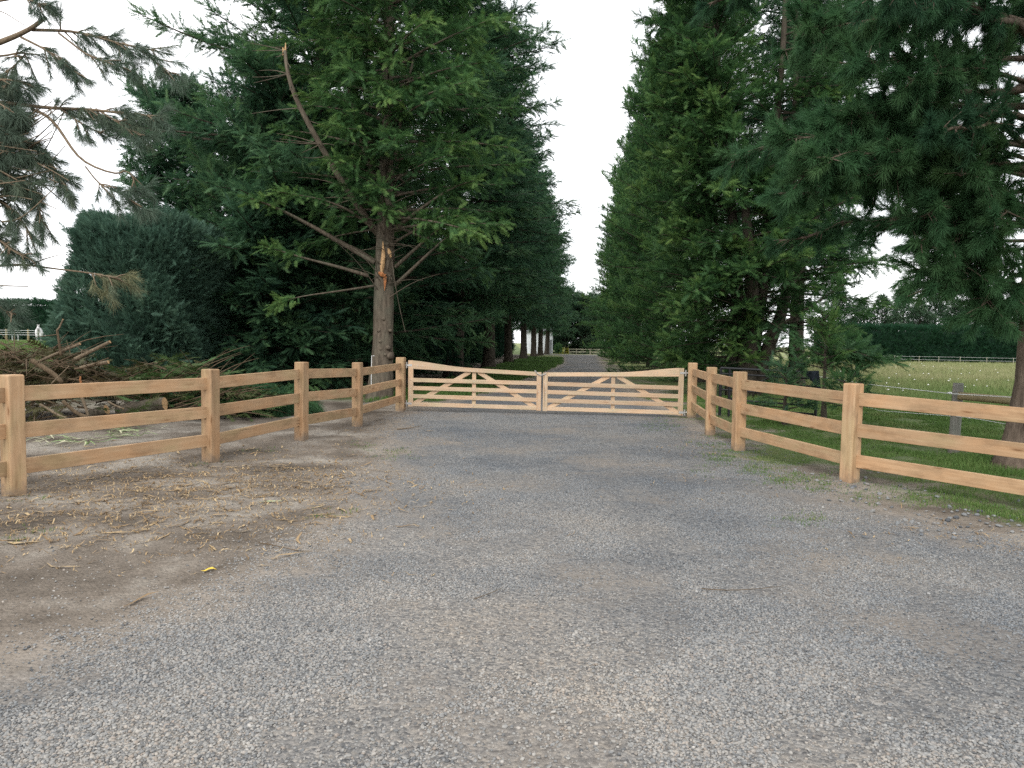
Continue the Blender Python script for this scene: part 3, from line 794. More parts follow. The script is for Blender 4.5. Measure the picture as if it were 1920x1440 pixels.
# ---- left avenue row: trunks bare to three metres, dense dark crown above
rowT = [conifer(101 + k, 21.5, 4.1, 3.5, 265, row_prof, -0.12, 0.62, 0.36, 0.17, 0.33, 0.16, 0.27, 0.1, 0.40, 0.95, t0=0.12, sag=0.4) for k in range(2)]
rowM = [(t.wood_mesh("row_tree_trunk", M_BARK), t.crown_mesh("row_tree_crown", FROND, M_FIR)) for t in rowT]
row_spots = [(853, 34.5, 'second'), (917, 48, 'third'), (952, 61, 'fourth'), (980, 74, 'fifth'), (1000, 87, 'sixth'), (1013, 97, 'seventh'), (1025, 107, 'eighth')]
for i, (px, y, o_) in enumerate(row_spots):
    p = P(px, 700, y)
    place_tree("conifer_tree", "bare trunked dark conifer, %s from the gate in the left avenue row" % o_, "tree", "conifers of the left avenue row",
               (p[0], y, -0.02), i * 2.1 + 0.4, ((1.2, 1.12, 1, 1, 1, 1, 1)[i],) * 2 + ((1.0, 1.06, 0.95, 1.04, 0.97, 1.0, 0.92)[i],), *rowM[i % 2])

# ---- right avenue row: dense feathery columns, green to the ground
colT = [conifer(121 + k, 21.5, 3.5, 0.3, 300, col_prof, 0.0, 0.95, 0.35, 0.16, 0.3, 0.06, 0.30, 0.32, 0.42, 0.85, t0=0.2, sag=0.05) for k in range(2)]
colM = [(t.wood_mesh("column_tree_trunk", M_BARK), t.crown_mesh("column_tree_crown", FROND, M_CYP)) for t in colT]
ORD = ['second', 'third', 'fourth', 'fifth', 'sixth', 'seventh', 'eighth']
for i, y in enumerate((34, 44, 54.5, 65, 76, 87, 98)):
    place_tree("cypress_tree", "dense feathery green cypress, %s from the gate in the right avenue row" % ORD[i], "tree", "cypresses of the right avenue row",
               (row_x(y, 5.55) + (0.25, -0.15, 0.1, -0.1, 0.1, 0, 0)[i], y, -0.02), 1.3 + i * 1.9, (1, 1, (1.02, 0.97, 1.05, 0.95, 1.0, 1.03, 0.9)[i]), *colM[i % 2])

# ---- shelter trees behind the left row, dark and dense to the ground
shadeT = conifer(141, 11.5, 3.4, 0.2, 190, col_prof, -0.15, 0.7, 0.5, 0.22, 0.22, 0.12, 0.22, 0.15, 0.3, 0.95, t0=0.1)
shadeM = (shadeT.wood_mesh("shelter_tree_trunk", M_BARK), shadeT.crown_mesh("shelter_tree_crown", FROND, M_FIR))
sh = [(-13.2, 30.0), (-10.2, 31.5), (-6.9, 32.0), (-5.2, 38), (-4.6, 45), (-4.0, 53), (-3.4, 61)]
for i, (x, y) in enumerate(sh):
    place_tree("shelter_conifer", "dark bushy shelterbelt conifer standing in deep shade behind the left avenue trunks", "tree", "shelterbelt conifers behind the left row",
               (x, y, float(terrain(x, y)) - 0.05), i * 1.7, (0.9, 0.9, 1.0) if i < 3 else (0.6, 0.6, 0.62), *shadeM)

# ---- big left trees beside the gate
bigT = conifer(151, 19, 5.0, 1.0, 270, row_prof, -0.12, 0.7, 0.38, 0.17, 0.34, 0.13, 0.30, 0.12, 0.46, 1.0, t0=0.15)
place_tree("bushy_conifer", "huge spreading dark conifer behind the broken tree left of the gate", "tree", None, (-6.6, 25.8, 0.0), 0.3, 1.0,
           bigT.wood_mesh("bushy_trunk", M_BARK), bigT.crown_mesh("bushy_crown", FROND, M_FIR))
b2 = conifer(152, 10.6, 2.8, 0.5, 200, col_prof, 0.0, 0.8, 0.36, 0.17, 0.22, 0.08, 0.34, 0.25, 0.46, 0.9, t0=0.15)
place_tree("leaning_conifer", "bushy conifer with ragged left edge, above and behind the clipped blue hedge", "tree", None, (-7.9, 24.6, 0.1), 1.0, 1.0,
           b2.wood_mesh("leaning_trunk", M_BARK), b2.crown_mesh("leaning_crown", FROND, M_FIR))

# ---- tree A, the broken conifer next to the left gate post
def px_path(pts, y):
    out = []
    for p in pts:
        yy = p[2] if len(p) > 2 else y
        out.append(P(p[0], p[1], yy))
    return np.array(out)

def smooth_path(pts, n=14):
    pts = np.asarray(pts, float); t = np.linspace(0, 1, len(pts)); u = np.linspace(0, 1, n)
    out = np.stack([np.interp(u, t, pts[:, k]) for k in range(3)], -1)
    for _ in range(2):
        out[1:-1] = (out[:-2] + 2 * out[1:-1] + out[2:]) / 4
    return out

def tree_a():
    T = Tree(201); rng = T.rng; D = 21.3
    base = G(712, 747)
    D = base[1]
    tr = px_path([(711, 752), (711, 735), (716, 690), (718, 640), (720, 560), (722, 470), (724, 330), (726, 200), (728, 60), (730, -120), (731, -420)], D)
    tr[0, 2] = -0.2; tr[1, 2] = 0.02
    T.wood.tube(tr, [0.46, 0.40, 0.325, 0.295, 0.285, 0.27, 0.20, 0.16, 0.13, 0.09, 0.02], 14, True, wob=0.05, rng=rng)
    # burls on the lower trunk
    for px, py, s in ((713, 640, 0.075), (727, 652, 0.07), (722, 665, 0.06), (710, 620, 0.06), (731, 620, 0.05), (719, 598, 0.06), (730, 668, 0.09), (714, 655, 0.06)):
        c = P(px, py, D - 0.29)
        T.wood.tube([c + np.array([0, 0.12, 0]), c + np.array([0, 0.02, 0]), c + np.array([0, -0.03, 0])], [s * 1.5, s, s * 0.35], 8, True, wob=0.15, rng=rng)
    limbs = [  # pixel path, radius, twig size
        ([(703, 492), (640, 455), (569, 415), (507, 384, D - 0.8), (470, 372, D - 1.2)], 0.085, 0.72),
        ([(690, 517, D - .2), (630, 499, D - .5), (569, 484, D - .8), (498, 462, D - 1.4)], 0.06, 0.6),
        ([(700, 536, D - .3), (655, 543, D - 1), (613, 549, D - 1.5), (560, 556, D - 2.0), (520, 568, D - 2.3)], 0.035, 0.78),
        ([(742, 500), (775, 470, D - .4), (811, 438, D - .9), (845, 415, D - 1.3)], 0.06, 0.6),
        ([(741, 535), (780, 498, D - .6), (827, 453, D - 1.2), (860, 430, D - 1.6)], 0.06, 0.6),
        ([(740, 430), (791, 389, D - .6), (850, 350, D - 1.2), (890, 338, D - 1.5)], 0.06, 0.5),
        ([(738, 455), (790, 425, D - .8), (835, 400, D - 1.2), (870, 408, D - 1.6)], 0.04, 0.5),
        ([(712, 440), (660, 395, D - .6), (600, 372, D - 1.2), (520, 360, D - 2)], 0.05, 0.5),
    ]
    for path, r, t0 in limbs:
        T.bough(smooth_path(px_path(path, D), 12), r, 0.28, 0.10, t0, 0.7, 0.15, 0.46, 0.1, sides=7)
    # great bare limb with a broken top, upper left
    bare = smooth_path(px_path([(711, 440), (684, 407), (650, 355, D - .3), (622, 309, D - .6), (591, 255, D - .9), (560, 198, D - 1.1), (540, 149, D - 1.2), (534, 95, D - 1.2)], D), 18)
    T.wood.tube(bare, np.linspace(0.115, 0.045, len(bare)), 9, True)
    for k in range(26):
        i = rng.integers(3, len(bare)); b = bare[i]
        e = b + np.array([rng.uniform(-1.4, 0.5), rng.uniform(-0.5, 0.3), rng.uniform(-0.35, 0.3)])
        T.wood.tube(smooth_path([b, (b + e) / 2 + [0, 0, rng.uniform(-0.1, 0.15)], e], 6), np.linspace(0.017, 0.005, 6), 4, False)
    # a second leader and other upright limbs
    for path, r in (([(720, 345, D - .25), (719, 300, D - .35), (722, 211, D - .4)], 0.075), ([(740, 300), (755, 200), (775, 112, D - .5)], 0.06), ([(700, 330), (672, 250), (650, 150)], 0.07)):
        pp = smooth_path(px_path(path, D), 8); T.wood.tube(pp, np.linspace(r, r * 0.45, 8), 7, True)
    # dead twigs round the trunk
    for k in range(60):
        py = rng.uniform(250, 560); b = P(722 + rng.normal(0, 8), py, D - 0.2)
        a = rng.uniform(0, 2 * pi); ln = rng.uniform(0.5, 1.9)
        e = b + np.array([math.cos(a) * ln, -abs(math.sin(a)) * ln * 0.7, rng.uniform(-0.2, 0.7) * ln])
        T.wood.tube(smooth_path([b, (b + e) / 2 + [0, 0, 0.1 * ln], e], 6), np.linspace(0.016, 0.004, 6), 4, False)
    hang = smooth_path(px_path([(735, 487, D - .5), (740, 530, D - .6), (747, 565, D - .6), (752, 590, D - .6), (760, 622, D - .6)], D), 10)
    T.wood.tube(hang, np.linspace(0.014, 0.005, 10), 4, False)
    # upper crown, spreading
    for i in range(180):
        z = 4.7 + 13.8 * ((i + rng.random()) / 180) ** 1.05
        az = i * 2.39996 + rng.uniform(-.4, .4)
        Lb = 4.7 * (1 - 0.5 * z / 19) * rng.uniform(0.6, 1.15) * min(1, (19.3 - z) / 4)
        if z < 10 and math.sin(az) < 0.0 and math.cos(az) < 0.35: Lb *= 0.55
        c = np.array([np.interp(z, tr[:, 2], tr[:, 0]), np.interp(z, tr[:, 2], tr[:, 1]), z])
        tt = np.linspace(0, 1, 6); pt = 0.05 + 0.5 * z / 19 + rng.normal(0, 0.12)
        pts = c + np.stack([Lb * tt * math.cos(az), Lb * tt * math.sin(az), Lb * (math.sin(pt) * tt - 0.13 * tt ** 2)], -1)
        T.bough(pts, 0.014 + 0.010 * Lb, 0.30, 0.14, 0.25, 0.9, 0.14, 0.36 + rng.normal(0, .11), 0.12, sag=0.4)
    for i in range(20):       # short boughs that hide the upper trunk and the foot of the bare limb
        z = 6.6 + 5.5 * (i + rng.random()) / 20
        c = np.array([np.interp(z, tr[:, 2], tr[:, 0]) + rng.normal(-0.3, 0.35), np.interp(z, tr[:, 2], tr[:, 1]) - 0.1, z])
        az = rng.uniform(pi * 1.1, pi * 1.9); Lb = rng.uniform(1.0, 2.3); tt = np.linspace(0, 1, 6); pt = rng.normal(0.12, 0.2)
        pts = c + np.stack([Lb * tt * math.cos(az), Lb * tt * math.sin(az), Lb * (math.sin(pt) * tt - 0.15 * tt ** 2)], -1)
        T.bough(pts, 0.02, 0.29, 0.12, 0.25, 0.75, 0.14, 0.42 + rng.normal(0, .1), 0.1, sag=0.35)
    e = empty("broken_conifer", (base[0], D, 0))
    tag(e, "large conifer with knobbly trunk, torn orange scar and broken limb beside left gate post", "tree")
    off = -np.array([base[0], D, 0])
    wm = T.wood_mesh("broken_conifer_trunk", M_BARKG); cm = T.crown_mesh("broken_conifer_crown", FINE, M_CYP)
    t_ = obj("trunk", wm, e, off); obj("crown", cm, e, off)
    # torn scar
    mb = MB()
    sc = px_path([(718, 452), (719, 480), (717, 500), (716, 512)], D - 0.30)
    mb.tube(sc, [0.01, 0.05, 0.06, 0.03], 6, True, wob=0.25, rng=rng)
    sc = px_path([(728, 466), (731, 474), (733, 483)], D - 0.29); mb.tube(sc, [0.03, 0.055, 0.02], 6, True, wob=0.25, rng=rng)
    o = obj("split_wood", mb.mesh("split_wood", [M_FRESH]), e, off); o['label'] = "pale splintered wood where a limb tore away"
    mb = MB()
    sc = px_path([(710, 511), (717, 515), (722, 518)], D - 0.36); mb.tube(sc, [0.03, 0.07, 0.03], 6, True, wob=0.3, rng=rng)
    sc = px_path([(722, 514), (722, 528), (721, 545)], D - 0.315); mb.tube(sc, [0.05, 0.035, 0.008], 6, True, wob=0.3, rng=rng)
    o = obj("torn_scar", mb.mesh("torn_scar", [M_SAP]), e, off); o['label'] = "orange torn bark on the trunk"
    e2 = bare[-1]; mb = MB()
    for dx, hh in ((-0.035, 0.08), (0.015, 0.20)):
        mb.tube([e2 + [dx * 0.6, 0, -0.12], e2 + [dx, 0, 0.0], e2 + [dx * 1.5, 0, hh]], [0.035, 0.03, 0.008], 6, True, wob=0.2, rng=rng)
    obj("broken_tip", mb.mesh("broken_tip", [M_FRESH]), e, off)
tree_a()

# ---- R1, many stemmed cypress at the right gate post
def tree_r():
    T = Tree(301); rng = T.rng; D = 23.5
    base = P(1400, 700, D); base[2] = 0
    def stem(path, r0, r1, n=12):
        pts = smooth_path(px_path(path, D), n); pts[0, 2] = -0.15
        T.wood.tube(pts, np.linspace(r0, r1, n), 10, True, wob=0.05, rng=rng); return pts
    stems = [
        stem([(1396, 740), (1402, 672), (1408, 616), (1412, 547), (1406, 470), (1398, 408), (1396, 349)], 0.33, 0.10),
        stem([(1376, 740, D + .5), (1375, 672, D + .5), (1380, 610, D + .6), (1385, 520, D + .8), (1375, 400, D + 1), (1350, 250, D + 1), (1340, 60, D + 1), (1335, -200, D + 1), (1330, -450, D + 1)], 0.27, 0.03, 16),
        stem([(1418, 740, D + .3), (1430, 670, D + .3), (1457, 616, D + .4), (1478, 547, D + .6), (1486, 443, D + .8), (1490, 330, D + 1), (1492, 100, D + 1.2), (1494, -250, D + 1.4)], 0.24, 0.05, 16),
        stem([(1408, 700, D + .6), (1420, 600, D + .8), (1440, 480, D + .8), (1447, 394, D + .8), (1449, 269, D + .8), (1466, 140, D + .8), (1472, 45, D + .8), (1480, -250, D + .8)], 0.22, 0.05, 16),
    ]
    # bare leaning branches
    for path, r in (([(1420, 640), (1460, 610, D - .5), (1512, 581, D - 1), (1582, 533, D - 1.4)], 0.07), ([(1396, 349), (1378, 325, D - .1), (1363, 312, D - .2)], 0.05), ([(1478, 547, D), (1520, 480, D), (1550, 420, D)], 0.06),
                    ([(1440, 500, D), (1490, 440, D), (1540, 400, D - .5), (1600, 370, D - 1)], 0.07)):
        pp = smooth_path(px_path(path, D), 9); T.wood.tube(pp, np.linspace(r, r * 0.4, 9), 6, True)
        if r > 0.055: T.bough(pp, 0.02, 0.33, 0.17, 0.45, 0.6, 0.1, 0.30, 0.2, wood=False)
    for k in range(170):        # grey dead twigs low in the crown
        b = stems[rng.integers(0, 4)][rng.integers(1, 7)] + rng.normal(0, 0.05, 3)
        a = rng.uniform(pi, 2 * pi); ln = rng.uniform(0.6, 2.4)
        e = b + np.array([math.cos(a) * ln, math.sin(a) * ln * 0.8, rng.uniform(-0.25, 0.4) * ln])
        T.wood.tube(smooth_path([b, (b + e) / 2 + [0, 0, rng.uniform(-.1, .2) * ln], e], 6), np.linspace(0.018, 0.004, 6), 4, False)
    def bough_at(c, az, Lb, pt, tint, t0=0.2, size=0.30, step=0.13, up=0.28, thick=0.42):
        tt = np.linspace(0, 1, 6)
        pts = c + np.stack([Lb * tt * math.cos(az), Lb * tt * math.sin(az), Lb * (math.sin(pt) * tt - 0.08 * tt ** 2)], -1)
        T.bough(pts, 0.012 + 0.010 * Lb, size, step, t0, 0.75, 0.08, tint, up, thick=thick)
    # dense left and front face (towards the drive and the camera)
    for i in range(230):
        z = 0.7 + 18.5 * ((i + rng.random()) / 230) ** 1.0
        st = stems[1] if z > 4.5 or i % 3 else stems[0]
        c = np.array([np.interp(z, st[:, 2], st[:, 0]), np.interp(z, st[:, 2], st[:, 1]), z])
        az = rng.uniform(pi * 0.6, pi * 1.62) if i % 5 else rng.uniform(0, 2 * pi)
        Lb = 3.0 * rng.uniform(0.65, 1.12) * (1 - 0.42 * z / 20) * (0.8 + 0.2 * min(1, z / 1.5))
        if 1.2 * pi < az < 1.75 * pi and z < 2.6: Lb *= 0.45
        bough_at(c, az, Lb, 0.05 + 0.7 * z / 20 + rng.normal(0, .12), 0.48 + rng.normal(0, .09) - 0.012 * z)
    # airier right side
    for i in range(150):
        z = 2.2 + 16.0 * ((i + rng.random()) / 150)
        st = stems[2 + i % 2]
        c = np.array([np.interp(z, st[:, 2], st[:, 0]), np.interp(z, st[:, 2], st[:, 1]), z])
        az = rng.uniform(-0.75, 1.1) if i % 3 else rng.uniform(-1.6, 1.6)
        Lb = 3.3 * rng.uniform(0.55, 1.1) * (1 - 0.35 * z / 18)
        bough_at(c, az, Lb, 0.18 + rng.normal(0, .15), 0.30 + rng.normal(0, .09), 0.28, 0.30, 0.17, 0.12, 0.26)
    for i in range(60):       # foliage before the stems
        z = 3.2 + 7.0 * (i + rng.random()) / 60
        st = stems[(0, 2, 3)[i % 3]]; zz = min(z, st[-1, 2])
        c = np.array([np.interp(zz, st[:, 2], st[:, 0]), np.interp(zz, st[:, 2], st[:, 1]), zz])
        bough_at(c, rng.uniform(pi * 1.15, pi * 1.95), rng.uniform(1.0, 2.4), rng.normal(0.1, 0.2), 0.36 + rng.normal(0, .1), 0.2)
    # a low drooping skirt on the right
    for i in range(13):
        c = P(1500 + rng.uniform(0, 60), 640 + rng.uniform(-25, 30), D - rng.uniform(0, 2.0))
        bough_at(c, rng.uniform(-0.9, 0.7), rng.uniform(0.8, 2.0), rng.uniform(-0.35, 0.15), 0.25, 0.1, 0.34, 0.18)
    e = empty("stemmed_cypress", tuple(base))
    tag(e, "cypress with several brown stems and bright feathery foliage behind the right gate post", "tree")
    off = -base
    obj("trunk", T.wood_mesh("stemmed_cypress_trunk", M_BARK), e, off); obj("crown", T.crown_mesh("stemmed_cypress_crown", FINE, M_CYP), e, off)
tree_r()
place_tree("conifer_tree", "bare stemmed conifer filling the row just behind the many stemmed cypress", "tree", None, (11.2, 29.5, -0.02), 2.7, (0.85, 0.85, 1.25), *rowM[0])

# ---- pines
def tuft_branch(T, path, r, size, step, t0, droop, tint, spread=0.35, sides=6, side=0.35, wood=True):
    rng = T.rng; pts = np.asarray(path, float)
    seg = np.linalg.norm(np.diff(pts, axis=0), axis=1); cum = np.concatenate([[0], np.cumsum(seg)]); Lg = cum[-1]
    if wood: T.wood.tube(pts, np.linspace(r, max(r * 0.3, 0.006), len(pts)), sides, True)
    n = max(3, int(Lg * (1 - t0) / step)); t = t0 + (1 - t0) * (np.arange(n) + rng.random(n)) / n
    p = np.stack([np.interp(t * Lg, cum, pts[:, k]) for k in range(3)], -1)
    p2 = np.stack([np.interp(np.clip(t + .05, 0, 1) * Lg, cum, pts[:, k]) for k in range(3)], -1)
    p1 = np.stack([np.interp(np.clip(t - .05, 0, 1) * Lg, cum, pts[:, k]) for k in range(3)], -1)
    d = p2 - p1; d /= np.linalg.norm(d, axis=1)[:, None] + 1e-9
    for i in range(n):
        dv = d[i] + rng.normal(0, spread, 3); dv[2] -= droop * rng.uniform(0.3, 1.3); dv /= np.linalg.norm(dv)
        ln = side * rng.uniform(0.3, 1.3) * (1.15 - 0.6 * t[i])
        q = p[i] + dv * ln
        if ln > 0.08: T.wood.tube([p[i], p[i] + dv * ln * 0.5 + [0, 0, 0.01], q], [0.011, 0.008, 0.005], 4, False)
        m = 3
        f = np.linspace(0.35, 1.0, m)
        pp = p[i] + (q - p[i]) * f[:, None]
        dd_ = jitter(np.broadcast_to(dv, (m, 3)), 0.22, rng); dd_[:, 2] -= droop * 0.35
        T.clumps(pp, dd_, jitter(np.broadcast_to([0, 0, 1.0], (m, 3)), 0.15, rng), size * rng.uniform(0.75, 1.2, m), tint + rng.normal(0, 0.10))

def pine_left():
    T = Tree(401); rng = T.rng; D = 9.8
    bx, by = -9.6, 10.6
    trunk_tube_at(T, bx, by, 11, 0.26)
    B = [  # pixel paths, radius, foliage from t0
        ([(-240, 170, 10.6), (-60, 100), (0, 80), (55, 57), (85, 33, 9.6)], 0.05, 2.0),
        ([(60, 56), (140, 58, 9.6), (210, 78, 9.5), (290, 95, 9.4)], 0.022, 0.25),
        ([(40, 70), (90, 95, 9.6), (120, 120, 9.5), (150, 142, 9.5)], 0.018, 0.30),
        ([(110, 62, 9.6), (165, 105, 9.5), (235, 128, 9.4)], 0.014, 0.45),
        ([(230, 80, 9.5), (275, 100, 9.4), (300, 125, 9.3), (325, 138, 9.3)], 0.010, 0.35),
        ([(-40, 100), (0, 108), (60, 92, 9.7), (20, 130, 9.7), (-10, 150)], 0.016, 0.3),
        ([(-240, 240, 10.6), (-60, 190), (0, 190), (60, 200), (115, 205, 9.6), (180, 203, 9.5), (230, 215, 9.4), (300, 218, 9.3)], 0.035, 0.66),
        ([(180, 204, 9.5), (230, 235, 9.4), (265, 255, 9.3)], 0.012, 0.35),
        ([(115, 205, 9.6), (150, 230, 9.5), (190, 250, 9.5)], 0.012, 0.4),
        ([(60, 205), (90, 215, 9.6), (115, 245, 9.5), (140, 290, 9.4), (165, 310, 9.4), (222, 330, 9.3), (232, 320, 9.3)], 0.022, 2.0),
        ([(232, 320, 9.3), (245, 325, 9.3), (252, 340, 9.3)], 0.007, 0.5),
        ([(160, 312, 9.4), (185, 345, 9.4), (230, 365, 9.3), (265, 388, 9.3)], 0.010, 0.15),
        ([(-240, 300, 10.6), (-60, 250), (0, 232), (40, 258), (85, 292, 9.6), (110, 330, 9.6), (130, 360, 9.6)], 0.035, 0.6),
        ([(-100, 330), (0, 290), (60, 290, 9.6), (90, 310, 9.6), (125, 350, 9.5)], 0.03, 0.55),
        ([(-140, 380), (-20, 340), (20, 320), (60, 345, 9.6), (75, 400, 9.5), (85, 430, 9.5)], 0.02, 0.4),
        ([(-140, 400), (-40, 360), (0, 375), (35, 400, 9.6), (55, 440, 9.5)], 0.02, 0.45),
        ([(-160, 420), (-40, 430), (0, 450), (30, 475, 9.5), (55, 485, 9.5)], 0.02, 0.4),
        ([(-240, 530, 10.4), (-40, 498), (60, 495), (70, 500), (120, 506, 9.6), (175, 512, 9.5), (222, 522, 9.4)], 0.022, 0.88),
        ([(60, 495), (85, 485, 9.6), (110, 478, 9.6)], 0.010, 2.0),
        ([(-160, 540), (-20, 535), (53, 537)], 0.014, 2.0),
        ([(-200, 560), (-40, 560), (0, 575), (25, 590, 9.6)], 0.02, 0.35),
        ([(-120, 20), (-20, 5), (40, -5), (85, 10, 9.5)], 0.02, 0.7),
        ([(-120, 10), (0, 18), (50, 50, 9.8)], 0.010, 2.0),
        ([(-160, 160), (-60, 170), (0, 165), (40, 150, 9.6)], 0.02, 0.55),
    ]
    for path, r, t0 in B:
        pp = smooth_path(px_path([(a[0], a[1], a[2] if len(a) > 2 else D) for a in path], D), 14)
        if t0 > 1:
            T.wood.tube(pp, np.linspace(r, r * 0.45, 14), 7, True)
        else:
            yel = 0.9 if path[-1][1] > 500 and path[-1][0] > 100 else 0.35
            tuft_branch(T, pp, r, 0.26, 0.052, t0, 0.26, yel, 0.45, side=0.30)
    for k in range(78):    # the denser mass at the frame edge
        px, py = rng.uniform(-150, 60), rng.choice([rng.uniform(150, 300), rng.uniform(200, 460)])
        a = P(px - rng.uniform(60, 160), py - rng.uniform(-20, 40), D + rng.uniform(-.3, .6)); b = P(px, py, D + rng.uniform(-.5, .4))
        tuft_branch(T, smooth_path([a, (a + b) / 2 + [0, 0, .08], b], 8), rng.uniform(0.008, 0.028), 0.28, 0.10, 0.45, 0.35, 0.32, 0.4, side=0.24)
    for k in range(60):    # bare interlaced sticks
        a = P(rng.uniform(-120, 10), rng.uniform(220, 420), D + rng.uniform(-.4, .6)); b = P(rng.uniform(10, 130), rng.uniform(190, 400), D + rng.uniform(-.6, .4))
        T.wood.tube(smooth_path([a, (a + b) / 2 + rng.normal(0, .12, 3), b], 8), np.linspace(rng.uniform(0.010, 0.024), 0.005, 8), 5, False)
    e = empty("pine_tree", (bx, by, 0)); tag(e, "sparse grey green pine reaching in from the left edge over the brush pile", "tree", None)
    off = (-bx, -by, 0)
    obj("trunk", T.wood_mesh("left_pine_trunk", M_TWIG), e, off); obj("crown", T.crown_mesh("left_pine_crown", DROOPN, M_GPINE), e, off)

def trunk_tube_at(T, bx, by, H, r, lean=0.0):
    z = np.concatenate([[-0.2, 0, 0.12, 0.3, 0.7], np.linspace(1.2, H, 12)])
    pts = np.stack([bx + lean * z + 0.05 * np.sin(z * 0.9), by + 0.05 * np.sin(z * 0.8 + 1), z], -1)
    rad = r * np.clip(1 - z / (H * 1.03), 0.03, 1) ** 0.8 * (1 + 0.55 * np.exp(-np.clip(z, 0, None) * 3))
    T.wood.tube(pts, rad, 16, True, wob=0.07, rng=T.rng)
    return pts
pine_left()

def pine_right():
    T = Tree(421); rng = T.rng
    b = G(1934, 880); bx, by = b[0], b[1]
    trunk_tube_at(T, bx, by, 13, 0.30, 0.0)
    def br(z, az, Lb, rise, droop, tint=0.35, t0=0.3, r=None, side=0.42):
        tt = np.linspace(0, 1, 8)
        pts = np.array([bx, by, z]) + np.stack([Lb * tt * math.cos(az), Lb * tt * math.sin(az), Lb * (rise * tt - droop * tt ** 2)], -1)
        pts[1:, :] += rng.normal(0, 0.04, (7, 3))
        tuft_branch(T, pts, r or 0.015 + 0.010 * Lb, 0.25, 0.05, t0, 0.10, tint, 0.8, side=side)
    for i in range(94):
        z = 3.2 + 9.0 * ((i + rng.random()) / 94) ** 1.05
        az = i * 2.39996 + rng.uniform(-.4, .4)
        Lb = (4.3 if z < 8 else 4.3 - (z - 8) * 0.7) * rng.uniform(0.55, 1.1)
        br(z, az, Lb, 0.28 + rng.normal(0, .1), 0.30, 0.32 + rng.normal(0, .1))
    # boughs that show in the picture: the hanging mass over the fence and the bright tuft cluster
    for (px, py, y, z0) in ((1475, 262, 9.2, 4.2), (1530, 300, 9.0, 3.9), (1560, 225, 9.3, 4.6), (1620, 330, 9.2, 3.8), (1680, 290, 9.0, 4.0), (1590, 120, 9.0, 5.0), (1700, 150, 8.8, 5.0), (1500, 60, 9.4, 5.8), (1650, 30, 9.2, 5.8),
                            (1720, 520, 9.6, 3.0), (1735, 545, 9.5, 2.9), (1715, 455, 9.4, 3.3), (1830, 590, 9.7, 2.6), (1760, 470, 9.4, 3.2), (1800, 540, 9.6, 2.9), (1850, 560, 9.8, 2.7), (1740, 400, 9.2, 3.4), (1860, 420, 9.0, 3.3), (1880, 600, 10.2, 2.6), (1800, 330, 9.0, 3.8), (1500, 330, 9.3, 3.9)):
        e = P(px, py, y); a = np.array([bx, by, z0 + 0.15]); mid = (a * 0.45 + e * 0.55) + [0, 0, 0.25]
        pts = smooth_path([a, mid, e], 10)
        tuft_branch(T, pts, 0.03, 0.26, 0.036, 0.4, 0.05, 0.50, 0.85, side=0.5)
    # bare crooked limb against the sky
    T.wood.tube(smooth_path(px_path([(1905, 585, 10.2), (1860, 575, 10.1), (1838, 568, 10.0), (1835, 578, 10.0), (1860, 590, 10.1), (1900, 612, 10.2)], 10), 10), np.linspace(0.035, 0.05, 10), 7, True)
    e = empty("pine_tree", (bx, by, 0)); tag(e, "dark pine with thick furrowed trunk at the right edge, hanging over the fence", "tree")
    off = (-bx, -by, 0)
    obj("trunk", T.wood_mesh("right_pine_trunk", M_BARKP), e, off); obj("crown", T.crown_mesh("right_pine_crown", NEEDLE, M_PINE), e, off)
pine_right()

